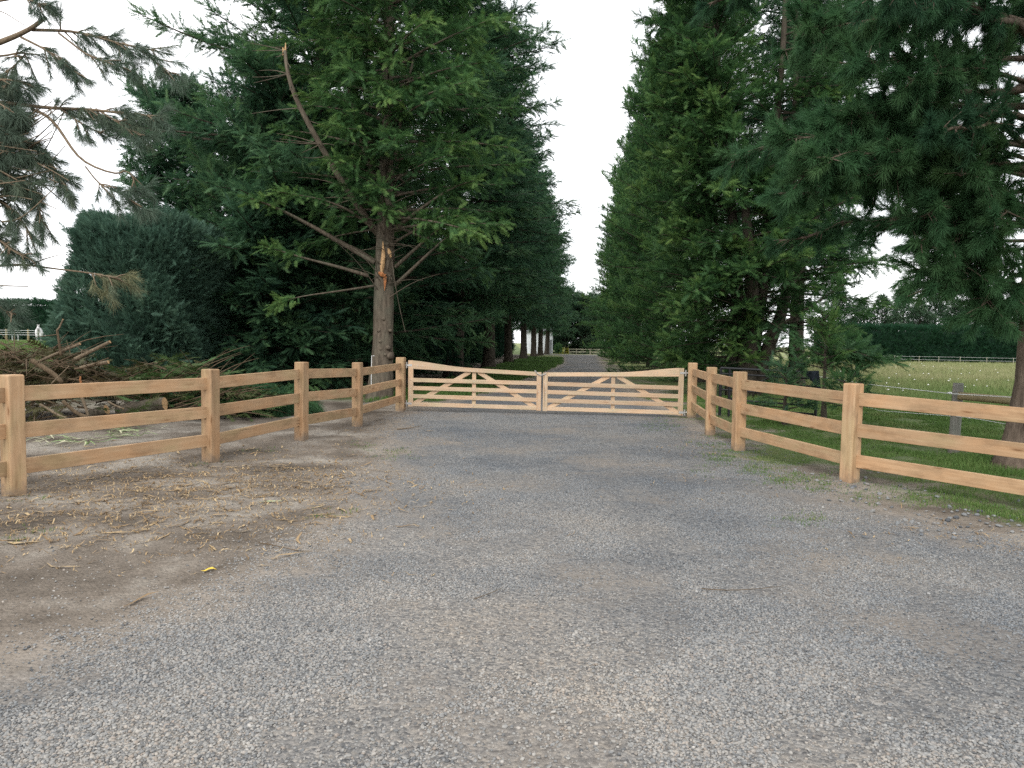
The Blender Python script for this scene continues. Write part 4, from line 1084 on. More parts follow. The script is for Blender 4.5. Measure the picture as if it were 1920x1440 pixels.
# ---- hedges and clipped bushes
def hedge_mesh(name, x0, x1, y0, y1, h, n, size, m, seed, round_=0.15, temps=FROND, up=0.5, lumps=0.12, tint=0.3):
    """clipped hedge body: closed core plus a coat of sprays"""
    rng = np.random.default_rng(seed)
    X, Y = x1 - x0, y1 - y0
    areas = np.array([X * h, X * h, Y * h, Y * h, X * Y]); pr = areas / areas.sum()
    f = rng.choice(5, n, p=pr); u = rng.random(n); v = rng.random(n)
    p = np.zeros((n, 3)); nrm = np.zeros((n, 3))
    for k in range(5):
        s = f == k
        if k == 0: p[s] = np.stack([x0 + u[s] * X, np.full(s.sum(), y0), v[s] * h], -1); nrm[s] = (0, -1, 0)
        if k == 1: p[s] = np.stack([x0 + u[s] * X, np.full(s.sum(), y1), v[s] * h], -1); nrm[s] = (0, 1, 0)
        if k == 2: p[s] = np.stack([np.full(s.sum(), x0), y0 + u[s] * Y, v[s] * h], -1); nrm[s] = (-1, 0, 0)
        if k == 3: p[s] = np.stack([np.full(s.sum(), x1), y0 + u[s] * Y, v[s] * h], -1); nrm[s] = (1, 0, 0)
        if k == 4: p[s] = np.stack([x0 + u[s] * X, y0 + v[s] * Y, np.full(s.sum(), h)], -1); nrm[s] = (0, 0, 1)
    c = np.array([(x0 + x1) / 2, (y0 + y1) / 2, h * 0.45]); hs = np.array([X / 2, Y / 2, h * 0.55])
    q = (p - c) / hs
    k_ = 2.0 / max(round_, 0.05); nn = (np.abs(q) ** k_).sum(1) ** (1 / k_)
    q2 = q / nn[:, None]
    p = c + q2 * hs; p[:, 2] = np.clip(p[:, 2], 0.02, None)
    lm = (fbm(p[:, 0] * 0.9 + p[:, 2] * 0.7, p[:, 1] * 0.9 + p[:, 2] * 0.8, seed) - 0.5) * lumps * 2
    g = q2 / hs; g /= np.linalg.norm(g, axis=1)[:, None]
    p = p + g * (lm + (rng.normal(-0.05, 0.06, n) + 0.30 * (rng.random(n) < 0.10) * rng.random(n)) * size * 2)[:, None]
    d = jitter(g + np.array([0, 0, up]), 0.55, rng)
    V_, T_, A_ = bake(temps, p - g * size * 0.4, d, jitter(g, 0.5, rng), size * rng.uniform(0.7, 1.2, n), np.clip(tint + lm * 0.6 / max(lumps, .01) * 0.2 + rng.normal(0, .10, n), 0, 1), rng)
    # inner core
    mb = MB(); ng, mg = 24, 12
    th = np.linspace(0, 2 * pi, ng, endpoint=False); phv = np.linspace(-pi / 2, pi / 2, mg)
    Vc = []
    for a in phv:
        for t in th:
            w_ = np.array([math.cos(a) * math.cos(t), math.cos(a) * math.sin(t), math.sin(a)])
            w_ = w_ / ((np.abs(w_) ** k_).sum() ** (1 / k_) + 1e-9)
            Vc.append(c + w_ * (hs - size * 0.55 - lumps * 0.75))
    Vc = np.array(Vc); Vc[:, 2] = np.clip(Vc[:, 2], 0.0, None)
    Qc = [(i * ng + j, i * ng + (j + 1) % ng, (i + 1) * ng + (j + 1) % ng, (i + 1) * ng + j) for i in range(mg - 1) for j in range(ng)]
    off = len(V_)
    VV = np.vstack([V_, Vc]); AA = np.concatenate([A_, np.full(len(Vc), 0.1)])
    return new_mesh(name, VV, [T_, np.array(Qc) + off], [m], {'tint': AA})

def hedge(name, label, cat, x0, x1, y0, y1, h, n, size, m, seed, rz=0.0, z=0.0, **kw):
    cx, cy = (x0 + x1) / 2, (y0 + y1) / 2
    o = obj(name, hedge_mesh(name, x0 - cx, x1 - cx, y0 - cy, y1 - cy, h, n, size, m, seed, **kw), None, (cx, cy, z), (0, 0, rz))
    return tag(o, label, cat)

hedge("clipped_bush", "big rounded blue green clipped conifer bush behind the brush pile", "bush", -11.8, -8.7, 19.2, 23.4, 4.75, 22000, 0.30, M_BLUE, 501, round_=0.40, up=0.7, lumps=0.75, tint=0.46)
place_tree("shelter_conifer", "low dark conifer with drooping boughs beside the blue clipped bush", "tree", None, (-7.2, 23.2, 0.0), 2.2, (0.72, 0.72, 0.52), *shadeM)
hedge("boundary_hedge", "long trimmed dark hedge across the far side of the left paddock", "hedge", -96, -42, 108, 112, 5.6, 16000, 0.75, M_HEDGE, 503, z=0.9, round_=0.12, lumps=0.25)
hedge("boundary_hedge", "long flat topped dark green hedge across the far side of the right paddock", "hedge", 33, 66, 78.5, 82, 3.9, 15000, 0.55, M_HEDGE, 504, rz=-0.03, round_=0.12, lumps=0.2)

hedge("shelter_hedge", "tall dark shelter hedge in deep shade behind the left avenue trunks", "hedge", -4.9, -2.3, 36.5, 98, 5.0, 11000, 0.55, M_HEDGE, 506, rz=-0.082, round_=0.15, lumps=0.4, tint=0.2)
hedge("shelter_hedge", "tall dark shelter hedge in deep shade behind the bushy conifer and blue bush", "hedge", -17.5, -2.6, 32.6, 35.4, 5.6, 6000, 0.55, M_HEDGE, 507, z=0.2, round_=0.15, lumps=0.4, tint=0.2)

# ---- trees beyond the right hedge and at the end of the drive
farT = conifer(161, 8.5, 2.9, 0.4, 120, lambda u: (1 - u) ** 0.6, 0.05, 0.8, 0.46, 0.26, 0.16, 0.05, 0.35, 0.3, 0.45, 0.8)
farM = (farT.wood_mesh("far_conifer_trunk", M_BARK), farT.crown_mesh("far_conifer_crown", FROND, M_FAR))
ft = [(1570, 92, 1.12), (1612, 94, 0.95), (1652, 90, 0.98), (1690, 96, 1.18), (1722, 91, 0.92), (1752, 97, 1.22), (1790, 92, 0.96), (1826, 96, 1.12), (1862, 92, 1.0), (1900, 95, 1.1), (1940, 92, 1.05)]
fl = ["wide dark conifer beyond the right hedge, next to the many stemmed cypress", "short dark conifer over the hedge left of the sky gap", "low bushy conifer over the hedge inside the bright sky gap", "pointed conifer over the hedge in the bright sky gap between the trees", "low rounded conifer just right of the pointed one over the hedge",
      "tall thin topped conifer over the hedge below the pine needles", "low conifer over the hedge behind the drooping pine tips", "conifer over the hedge behind the bare crooked pine limb", "conifer over the hedge just left of the pine trunk", "conifer beyond the hedge hidden behind the pine trunk", "conifer beyond the hedge at the far right edge"]
for i, (px, y, s) in enumerate(ft):
    p = P(px, 650, y)
    place_tree("distant_conifer", fl[i], "tree", "conifers beyond the right paddock hedge", (p[0], y, 0), i * 1.37, (s * 1.1, s * 1.1, s * 0.93), *farM)
endT = conifer(171, 9.5, 4.4, 0.3, 190, round_prof, 0.0, 0.8, 0.5, 0.26, 0.25, 0.08, 0.34, 0.25, 0.35, 0.9)
endM = (endT.wood_mesh("end_tree_trunk", M_BARK), endT.crown_mesh("end_tree_crown", FROND, M_FAR))
for i, (px, y, s, lb) in enumerate(((1062, 122, 1.0, "broad grey green tree closing the far end of the drive, left of the pair"), (1098, 120, 0.92, "rounded grey green tree closing the far end of the drive, right of the pair"), (1035, 132, 1.15, "tall tree behind the far avenue trunks at the end of the drive"), (1128, 128, 1.0, "tree at the end of the drive half hidden by the right cypress row"))):
    p = P(px, 650, y)
    place_tree("round_tree", lb, "tree", "trees closing the end of the drive", (p[0], y, 0), i * 2.2, s, *endM)

# ------------------------------------------------------------------ timber fences
BOARDS = {}
def board(name, L_, h, t, m, parent, loc, rot, bv=0.006, taper=None):
    """sawn board, length along local x starting at 0"""
    mb = MB(); mb.box((0, -t / 2, -h / 2), (L_, t / 2, h / 2))
    o = obj(name, mb.mesh(name, [m]), parent, loc, rot)
    bevel(o, bv, 2)
    return o

def post_fence(name, label, spots, gate_i, rng, dz=(0,) * 9):
    """spots: base centre points along the fence; rails are let into the posts"""
    e = empty(name, (spots[1][0], spots[1][1], 0)); tag(e, label, "fence")
    ox, oy = e.location[0], e.location[1]
    n = len(spots)
    for i, s in enumerate(spots):
        a = np.array(spots[max(0, i - 1)]); b = np.array(spots[min(n - 1, i + 1)])
        d = b - a; yaw = math.atan2(d[1], d[0]) + rng.normal(0, 0.03)
        g = i == gate_i
        sz = 0.20 if g else 0.172
        z0 = float(terrain(s[0], s[1])) - 0.25 + dz[i]
        H = (1.255 if g else 1.245 + rng.normal(0, 0.004)) + 0.25
        o = board("post", H, sz, sz, M_POST, e, (s[0] - ox, s[1] - oy, z0), (rng.normal(0, 0.004), -pi / 2 + rng.normal(0, 0.006), yaw), 0.017)
        o.modifiers["bevel"].segments = 3
        if g: o['label'] = "thicker square gate post"
    for i in range(n - 1):
        a = np.array(spots[i]); b = np.array(spots[i + 1]); d = b - a; Ld = np.linalg.norm(d); yaw = math.atan2(d[1], d[0])
        za, zb = float(terrain(*a)) + dz[i], float(terrain(*b)) + dz[i + 1]
        for zc in (1.050, 0.672, 0.297):
            z1 = zc + za + rng.normal(0, 0.005); z2 = zc + zb + rng.normal(0, 0.005)
            pit = -math.atan2(z2 - z1, Ld)
            board("rail", Ld, 0.158 + rng.normal(0, 0.003), 0.048, M_WOOD, e, (a[0] - ox, a[1] - oy, z1), (rng.normal(0, 0.006), pit, yaw), 0.004)
    return e

_rf = np.random.default_rng(61)
g2 = lambda px, py: tuple(GT(px, py)[:2])
Ls = [(-7.2, 2.95), (-6.10, 5.2), g2(27, 929), g2(395, 866), g2(565, 825), g2(670, 800), g2(751, 770)]
Rs = [g2(1296, 783), g2(1331, 815), g2(1384, 844), g2(1592, 901), (5.90, 7.15), (7.75, 5.25)]
post_fence("timber_fence", "orange timber post and rail fence left of the gates, before the brush pile", Ls, 6, _rf)
post_fence("timber_fence", "orange timber post and rail fence right of the gates, before the grass paddock", Rs, 0, _rf, (0, 0, 0, -0.04, -0.10, -0.10))

# ------------------------------------------------------------------ gates
def gate(label, hinge, meet, seed):
    rng = np.random.default_rng(seed)
    hinge = np.array(hinge); meet = np.array(meet)
    X = meet - hinge; W_ = np.linalg.norm(X); X = X / W_
    Y = np.cross([0, 0, 1.0], X); Y /= np.linalg.norm(Y)
    front = -1.0 if Y[1] > 0 else 1.0          # side towards the camera, along local y
    e = bpy.data.objects.new("field_gate", None); COL.objects.link(e)
    Mx = Matrix.Identity(4)
    # the leaf keeps its stiles plumb: shear is avoided, rails follow a small pitch instead
    yaw = math.atan2(X[1], X[0]); pit = math.asin(X[2])
    e.location = hinge; e.rotation_euler = (0, 0, yaw)
    tag(e, label, "gate", "pale timber field gates")
    hd = W_ * math.cos(pit)
    sl = math.tan(pit)
    fr = lambda k: front * k
    st = 0.115
    def stile(x, z0, z1, w_, t, yy, nm="stile"):
        return board(nm, z1 - z0, w_, t, M_GATE, e, (x, yy, z0), (0, -pi / 2, pi / 2), 0.005)
    # local frames: x along, after rot(-90 about y) board height runs along x
    def vboard(nm, x0, x1, z0, z1, t, yy):
        mb = MB(); mb.box((0, -t / 2, -(x1 - x0) / 2), (z1 - z0, t / 2, (x1 - x0) / 2))
        o = obj(nm, mb.mesh(nm, [M_GATE]), e, ((x0 + x1) / 2, yy, z0), (0, -pi / 2, 0)); bevel(o, 0.004); return o
    vboard("hinge_stile", 0, st, -0.012, 1.072, 0.075, 0)
    vboard("meeting_stile", hd - st * 0.92, hd, hd * sl - 0.012, hd * sl + 0.882, 0.075, 0)
    def hboard(nm, x0, x1, z0, z1, h, t, yy):
        Lb = math.hypot(x1 - x0, z1 - z0)
        return board(nm, Lb, h, t, M_GATE, e, (x0, yy, z0), (0, -math.atan2(z1 - z0, x1 - x0), 0), 0.004)
    for zc in (0.048, 0.236, 0.426, 0.617):
        hboard("rail", st - 0.03, hd - st + 0.03, zc + sl * st, zc + sl * (hd - st) + (0.006 if zc > .4 else 0), 0.094, 0.034, fr(0.014))
    # top rail, deep at the hinge, sweeping down to the meeting stile
    prof_t = []; prof_b = []
    for u in np.linspace(0, 1, 22):
        x = (st - 0.004) + u * (hd - 2 * st + 0.012)
        top = 1.072 - 0.095 * sstep(0, 0.55, u ** 0.8) - 0.092 * u
        bot = 0.876 - 0.082 * u
        prof_t.append((x, top + sl * x)); prof_b.append((x, bot + sl * x))
    mb = MB(); t2 = 0.022
    n = len(prof_t)
    Vv = [(x, -t2, z) for x, z in prof_b] + [(x, -t2, z) for x, z in prof_t] + [(x, t2, z) for x, z in prof_b] + [(x, t2, z) for x, z in prof_t]
    Qv = []
    for i in range(n - 1):
        Qv += [(i, i + 1, n + i + 1, n + i), (2 * n + i + 1, 2 * n + i, 3 * n + i, 3 * n + i + 1), (n + i, n + i + 1, 3 * n + i + 1, 3 * n + i), (i + 1, i, 2 * n + i, 2 * n + i + 1)]
    Qv += [(0, n, 3 * n, 2 * n), (n - 1, 3 * n - 1, 4 * n - 1, 2 * n - 1)]
    mb.add(Vv, Qv)
    o = obj("top_rail", mb.mesh("top_rail", [M_GATE]), e, (0, fr(0.012), 0)); bevel(o, 0.004)
    xm = 0.497 * hd
    vboard("centre_post", xm - 0.045, xm + 0.045, 0.02 + sl * xm, 0.86 + sl * xm, 0.030, fr(-0.021))
    # two braces rising to the middle
    hboard("brace", st * 0.9, xm - 0.10, 0.045 + sl * st, 0.84 + sl * xm, 0.094, 0.028, fr(-0.022))
    hboard("brace", hd - st * 0.9, xm + 0.10, 0.045 + sl * hd, 0.84 + sl * xm, 0.094, 0.028, fr(-0.022))
    # bolts
    mb = MB(); mb.tube([(0, -0.006, 0), (0, 0.004, 0)], 0.009, 8, True); bm_ = mb.mesh("bolt", [M_STEEL])
    pts = []
    for zc in (0.048, 0.236, 0.426, 0.617, 0.95):
        pts.append((st * 0.5, zc, 0.0385)); pts.append((xm, zc if zc < .9 else 0.86, 0.031)); pts.append((hd - st * 0.5, min(zc, 0.83), 0.0385))
    for x in (0.22, 0.34, xm - 0.08, xm + 0.08, 0.6): pts.append((x, 0.95 if x < 1 else 0.87, 0.034))
    for x in (0.24, 0.34, hd - 0.24): pts.append((x, 0.05, 0.031))
    for x, z, yy in pts:
        o = obj("bolt", bm_, e, (x, fr(yy), z + sl * x))
    # hinges
    for z in (0.96, 0.06):
        mb = MB()
        mb.tube([(-0.10, 0, z), (0.0, 0, z)], 0.014, 8, True)
        mb.tube([(-0.045, 0, z - 0.07), (-0.045, 0, z + 0.07)], 0.018, 10, True)
        mb.box((-0.015, -0.041, z - 0.025), (0.09, 0.041, z + 0.025))
        obj("hinge", mb.mesh("hinge", [M_STEEL]), e)
    return e

yL, yR, yM = Ls[6][1] + 0.02, Rs[0][1] + 0.02, 0.5 * (Ls[6][1] + Rs[0][1]) + 0.02
gate("left leaf of the pale timber double gate, hung beside the broken conifer", P(765.5, 761, yL), P(1014, 769, yM), 71)
gl2 = gate("right leaf of the pale timber double gate, hung beside the many stemmed cypress", P(1280, 778, yR), P(1017.5, 769.5, yM), 72)

# chain that ties the two leaves
mb = MB()
cp = smooth_path(px_path([(1003, 695, yM - .05), (1008, 701, yM - .06), (1013, 704, yM - .065), (1018, 703, yM - .065), (1024, 699.5, yM - .055)], yM), 13)
for i in range(len(cp) - 1):
    a, b = cp[i], cp[i + 1]; d = (b - a); Lk = np.linalg.norm(d) * 1.5; d /= np.linalg.norm(d)
    s_ = np.array([0, 1.0, 0]) if i % 2 else np.cross(d, [0, 1.0, 0])
    c = (a + b) / 2
    th = np.linspace(0, 2 * pi, 11)
    mb.tube(c + np.cos(th)[:, None] * d * Lk / 2 + np.sin(th)[:, None] * s_ * 0.011, 0.0045, 5, False)
tag(obj("gate_chain", mb.mesh("gate_chain", [M_STEEL])), "silver steel chain looped over the meeting stiles of the two gates", "chain")

# ------------------------------------------------------------------ steel hurdle, cloth, wire fence behind the right fence
yh = 16.7
def steel_gate():
    a = P(1352, 690, yh + .6); b = P(1532, 699, yh - 0.6)
    e = empty("steel_gate", (a[0], a[1], 0)); tag(e, "black tubular steel farm gate standing in shade behind the right timber fence", "gate")
    d = b - a; o = np.array([a[0], a[1], 0])
    for nm, pts, r in [("frame_post", [a * [1, 1, 0] - [0, 0, 0.1], a], 0.035), ("frame_post", [b * [1, 1, 0] - [0, 0, .1], b], 0.035), ("frame_post", [(a + d * .1) * [1, 1, 0] - [0, 0, .1], a + d * .1], 0.03)]:
        mb = MB(); mb.tube(np.array(pts) - o, r, 8, True); obj(nm, mb.mesh(nm, [M_BLACK]), e)
    for dz in (0.0, -0.13, -0.30, -0.50, -0.72, -0.9):
        mb = MB(); mb.tube(np.array([a + [0, 0, dz], b + [0, 0, dz]]) - o, 0.022 if dz else 0.03, 7, True); obj("bar", mb.mesh("bar", [M_BLACK]), e)
    mb = MB(); mb.tube(np.array([a + [0, 0, -.85], a + d * .62 + [0, 0, -.02]]) - o, 0.018, 6, True); obj("brace", mb.mesh("brace", [M_BLACK]), e)
    # cloth hung over the right end
    mb = MB(); nx_, nz_ = 9, 8; Vv = []
    for j in range(nz_):
        for i in range(nx_):
            u, v = i / (nx_ - 1), j / (nz_ - 1)
            p = b + [(-0.34 + 0.36 * u) * (1 - 0.25 * v) + 0.06 * v, -0.05 + 0.025 * math.sin(u * 9 + v * 2), 0.045 - 0.46 * v * (0.35 + 0.65 * u)]
            Vv.append(p)
    Vv = np.array(Vv); Q_ = [(j * nx_ + i, j * nx_ + i + 1, (j + 1) * nx_ + i + 1, (j + 1) * nx_ + i) for j in range(nz_ - 1) for i in range(nx_ - 1)]
    me = new_mesh("hanging_cloth", Vv, [Q_], [M_CLOTH], None, True); o_ = obj("hanging_cloth", me); s = o_.modifiers.new("thick", 'SOLIDIFY'); s.thickness = 0.006
    tag(o_, "dark blue grey cloth hung over the end of the black steel gate", "cloth")
steel_gate()

def wire_fence():
    b = G(1787, 846); y0 = b[1]; zt = P(1790, 718, y0)[2]
    e = empty("wire_fence", (b[0], y0, 0)); tag(e, "weathered round post with a horizontal stay and white wires in the right paddock", "fence")
    o = np.array([b[0], y0, 0])
    mb = MB(); mb.tube([(0, 0, 0), (0.35, 0, 0), (0.9, 0.004, 0), (zt + 0.16, 0.01, 0), (zt + 0.20, 0.01, 0)], [0.086, 0.083, 0.080, 0.078, 0.072], 14, True)
    obj("post", mb.mesh("post", [M_GREYW], True), e, (0, 0, -0.2), (0, -pi / 2 + 0.03, 0))
    r0 = P(1796, 742, y0 - 0.1) - o; r1 = P(1960, 757, y0 - 0.75) - o; d = r1 - r0; Lr = np.linalg.norm(d)
    mb = MB(); mb.tube([(0, 0, 0), (Lr / 2, 0, 0), (Lr, 0, 0)], [0.062, 0.064, 0.066], 12, True)
    obj("stay_rail", mb.mesh("stay_rail", [M_RAILW], True), e, tuple(r0), (0, -math.asin(d[2] / Lr), math.atan2(d[1], d[0])))
    for path, r in (([(1535, 706, 17.0), (1640, 722, 14.3), (1782, 738, y0 - .1), (1900, 745, y0 - 0.8)], 0.006), ([(1540, 740, 17.0), (1650, 770, 14.3), (1796, 781, y0 - .1), (1818, 783, y0 - .2), (1915, 800, y0 - .8)], 0.004)):
        p = px_path(path, y0) - o
        mb = MB(); mb.tube(p, r, 5, True); obj("wire", mb.mesh("wire", [M_WHITE]), e)
    c = P(1781, 737, y0 - 0.1) - o; mb = MB(); mb.tube([c - [0.04, 0, 0], c, c + [0.03, 0, 0]], [0.012, 0.02, 0.012], 8, True); obj("insulator", mb.mesh("insulator", [M_WHITE]), e)
    c = P(1818, 783, y0 - 0.2) - o; mb = MB(); mb.tube([c - [0.03, 0, 0], c, c + [0.03, 0, 0]], [0.01, 0.018, 0.01], 8, True); obj("insulator", mb.mesh("insulator", [M_WHITE]), e)
wire_fence()

def sapling(name, label, base, H, R, seed, m, lean=(0, 0), b0=0.3, nbr=20, size=0.22, wood=M_BARK):
    T = conifer(seed, H, R, b0, nbr, lambda u: (1 - u) ** 0.5, 0.0, 0.7, size, 0.12, 0.035 + 0.01 * H, 0.1, 0.3, 0.2, 0.3, 0.4, lean, 2, 0.25)
    place_tree(name, label, "tree", None, base, 0.4, 1.0, T.wood_mesh(name + "_trunk", wood), T.crown_mesh(name + "_crown", FROND, m))
p = P(1548, 760, 15.5); sapling("young_conifer", "thin young conifer with a bare reddish stem behind the right fence, beside the hanging cloth", (p[0], 15.5, -.05), 2.3, 0.6, 181, M_CYP, (-0.06, 0.0), 1.15, 22, 0.28, M_BARK)
p = P(1592, 745, 14.6); sapling("conifer_seedling", "short wide conifer seedling just above the rails, left of the tallest right fence post", (p[0], 14.6, -.05), 1.05, 0.62, 182, M_CYP, (0, 0), 0.45, 16, 0.24)
p = P(1470, 780, 15.8); sapling("conifer_seedling", "dark straggly conifer seedling growing through the black steel gate", (p[0], 15.8, -.05), 1.25, 0.8, 183, M_FIR, (0, 0), 0.3, 16, 0.26)

def thin_fence(name, label, pts, ph, pr, tapes, tr, mp, mt, zt=terrain):
    e = empty(name, (pts[0][0], pts[0][1], 0)); tag(e, label, "fence")
    o = np.array([pts[0][0], pts[0][1], 0])
    b = [np.array([x, y, float(zt(x, y))]) for x, y in pts]
    mb = MB(); mb.tube([(0, 0, -0.2), (0, 0, ph * 0.5), (0, 0, ph)], [pr, pr, pr * 0.95], 7, True); pm = mb.mesh("post", [mp])
    for q in b: obj("post", pm, e, tuple(q - o))
    for z in tapes:
        mb = MB(); mb.tube(np.array([q + [0, -pr, z] for q in b]) - o, tr, 5, True); obj("wire", mb.mesh("wire", [mt]), e)
    return e
yp = 72
thin_fence("electric_fence", "white electric wire fence on thin posts in front of the far right hedge", [(P(px, 680, yp + (1629 - px) * 0.012)[0], yp + (1629 - px) * 0.012) for px in (1470, 1530, 1580, 1629, 1677, 1723, 1760, 1800, 1850, 1900, 1960)], 0.95, 0.024, (0.9, 0.62), 0.006, M_FARW, M_WHITE)
yp = 84
thin_fence("paddock_fence", "green grey post fence with white tapes behind the horse in the left paddock", [(P(px, 640, yp)[0], yp) for px in (-70, -28, 12, 53, 97, 140, 185)], 1.35, 0.11, (1.2, 0.95), 0.016, M_RAILW, M_WHITE)
thin_fence("electric_fence", "row of short white standards with a low tape in the left paddock beside the horse", [(P(px, 640, 74)[0], 74.0) for px in (-50, -15, 23, 34, 70, 96, 130)], 0.75, 0.022, (0.7,), 0.014, M_WHITE, M_WHITE)

# white fence standard against the broken conifer
mb = MB(); mb.tube(px_path([(702, 667, 19.6), (697, 667, 19.6), (696.5, 690, 19.6), (696, 735, 19.6)], 19.6), 0.008, 6, True)
tag(obj("fence_standard", mb.mesh("fence_standard", [M_WHITE])), "thin white hooked fence standard in front of the knobbly trunk", "fence post")

# fence, gate and shed at the end of the drive
def end_fence():
    y = 112.0; hgt = 0.86
    e = empty("end_fence", (P(1067, 660, y)[0], y, 0)); tag(e, "pale two rail timber fence across the far end of the drive", "fence"); ox = e.location[0]
    for px in (1067, 1081, 1107, 1133):
        board("post", hgt + .2, 0.14, 0.14, M_FARW, e, (P(px, 660, y)[0] - ox, 0, -0.2), (0, -pi / 2, 0))
    for z in (0.78, 0.40):
        board("rail", P(1135, 660, y)[0] - ox, 0.13, 0.05, M_FARW, e, (0, -0.1, z), (0, 0, 0))
    e = empty("yellow_gate", (P(1048, 660, y)[0], y, 0)); tag(e, "small yellow tubular gate at the far end of the drive", "gate"); ox = e.location[0]; W_ = P(1066, 660, y)[0] - ox
    for x in (0, W_ * 0.42, W_): board("upright", 0.95, 0.10, 0.06, M_YELLOW, e, (x, 0, 0), (0, -pi / 2, 0))
    for z in (0.18, 0.42, 0.66, 0.9): board("bar", W_, 0.05, 0.05, M_YELLOW, e, (0, -0.05, z), (0, 0, 0))
    e = empty("white_shed", (P(985, 660, 114)[0], 114, 0)); tag(e, "white walled shed glimpsed between the far left trunks", "building"); W_ = P(1036, 660, 114)[0] - e.location[0]
    mb = MB(); mb.box((0, 0, -.1), (W_, 5, 3.4)); obj("wall", mb.mesh("wall", [M_WALL]), e)
    mb = MB(); mb.add([(-.3, -.4, 3.40), (W_ + .3, -.4, 3.40), (W_ + .3, 2.5, 4.5), (-.3, 2.5, 4.5), (-.3, 5.4, 3.4), (W_ + .3, 5.4, 3.4), (-.3, -.4, 3.3), (W_ + .3, -.4, 3.3), (W_ + .3, 5.4, 3.3), (-.3, 5.4, 3.3)],
                  [(0, 1, 2, 3), (3, 2, 5, 4), (6, 9, 8, 7), (0, 6, 7, 1), (4, 5, 8, 9)], None); obj("roof", mb.mesh("roof", [M_ROOF]), e)
    mb = MB(); mb.box((W_ * 0.82, -0.04, 0), (W_ * 0.97, 0.0 - 0.004, 2.1)); obj("door", mb.mesh("door", [M_ROOF]), e)
end_fence()
hedge("small_shrub", "small bright green shrub at the left edge of the far end of the drive", "shrub", 6.2, 7.3, 110.2, 111.2, 1.5, 500, 0.3, M_CYP, 505, round_=0.9, lumps=0.2, tint=0.6)

# ------------------------------------------------------------------ horse
def horse():
    y = 80; x = P(73, 640, y)[0]
    V_ = [(0, .78, 1.22), (0, .25, 1.15), (0, -.42, 1.16), (0, -.68, 1.38), (0.02, -.95, 1.60), (0.03, -1.16, 1.44), (0.04, -1.32, 1.16)]
    R_ = [.31, .36, .33, .19, .115, .125, .075]; E_ = [(i, i + 1) for i in range(6)]
    def chain(root, pts, rad):
        k = root
        for p, r in zip(pts, rad):
            V_.append(p); R_.append(r); E_.append((k, len(V_) - 1)); k = len(V_) - 1
    for s in (-1, 1):
        chain(2, [(s * .19, -.45, .88), (s * .18, -.47, .48), (s * .17, -.44, .13), (s * .17, -.49, .02)], [.13, .07, .05, .065])
        chain(0, [(s * .20, .62, .86), (s * .20, .86, .50), (s * .19, .80, .13), (s * .19, .75, .02)], [.17, .08, .05, .065])
    me = bpy.data.meshes.new("horse"); me.from_pydata(V_, E_, [])
    m, nt, nd, L = mat("dapple_grey_coat")
    tc = N(nt, 'ShaderNodeTexCoord'); sx = N(nt, 'ShaderNodeSeparateXYZ'); L.new(tc.outputs['Object'], sx.inputs[0])
    a = N(nt, 'ShaderNodeMapRange'); L.new(sx.outputs['Y'], a.inputs[0]); a.inputs[1].default_value = -1.15; a.inputs[2].default_value = -1.32; a.inputs[3].default_value = 0; a.inputs[4].default_value = 1
    b = N(nt, 'ShaderNodeMapRange'); L.new(sx.outputs['Z'], b.inputs[0]); b.inputs[1].default_value = 0.75; b.inputs[2].default_value = 0.3; b.inputs[3].default_value = 0; b.inputs[4].default_value = 0.75
    mxm = N(nt, 'ShaderNodeMath', operation='MAXIMUM'); L.new(a.outputs[0], mxm.inputs[0]); L.new(b.outputs[0], mxm.inputs[1])
    c = mixc(nt, (0.66, 0.65, 0.65), (0.16, 0.15, 0.15), mxm.outputs[0]); p = principled(nt, .8, .2); L.new(c, p.inputs['Base Color'])
    me.materials.append(m)
    o = obj("horse", me, None, (x, y, float(terrain(x, y))), (0, 0, 0.50))
    md = o.modifiers.new("skin", 'SKIN'); sv = me.skin_vertices[0].data
    for i, r in enumerate(R_): sv[i].radius = (r, r)
    sv[0].use_root = True
    sb = o.modifiers.new("sub", 'SUBSURF'); sb.levels = 1; sb.render_levels = 2
    tag(o, "pale grey horse facing the camera in the left paddock", "horse")
    for s in (-1, 1):
        mb = MB(); mb.tube([(0.02 + s * .07, -.93, 1.66), (0.02 + s * .085, -.94, 1.76), (0.02 + s * .08, -.95, 1.84)], [.04, .035, .006], 6, True); obj("ear", mb.mesh("ear", [M_HORSE], True), o)
    mb = MB(); mb.tube([(0, -.55, 1.58), (0.0, -.78, 1.70), (0.02, -.93, 1.75), (0.03, -1.05, 1.62)], [.03, .05, .05, .03], 7, True); obj("mane", mb.mesh("mane", [M_MANE], True), o)
    mb = MB(); mb.tube([(0, 1.02, 1.35), (0, 1.16, 1.1), (0, 1.15, .6)], [.04, .08, .03], 7, True); obj("tail", mb.mesh("tail", [M_MANE], True), o)
horse()

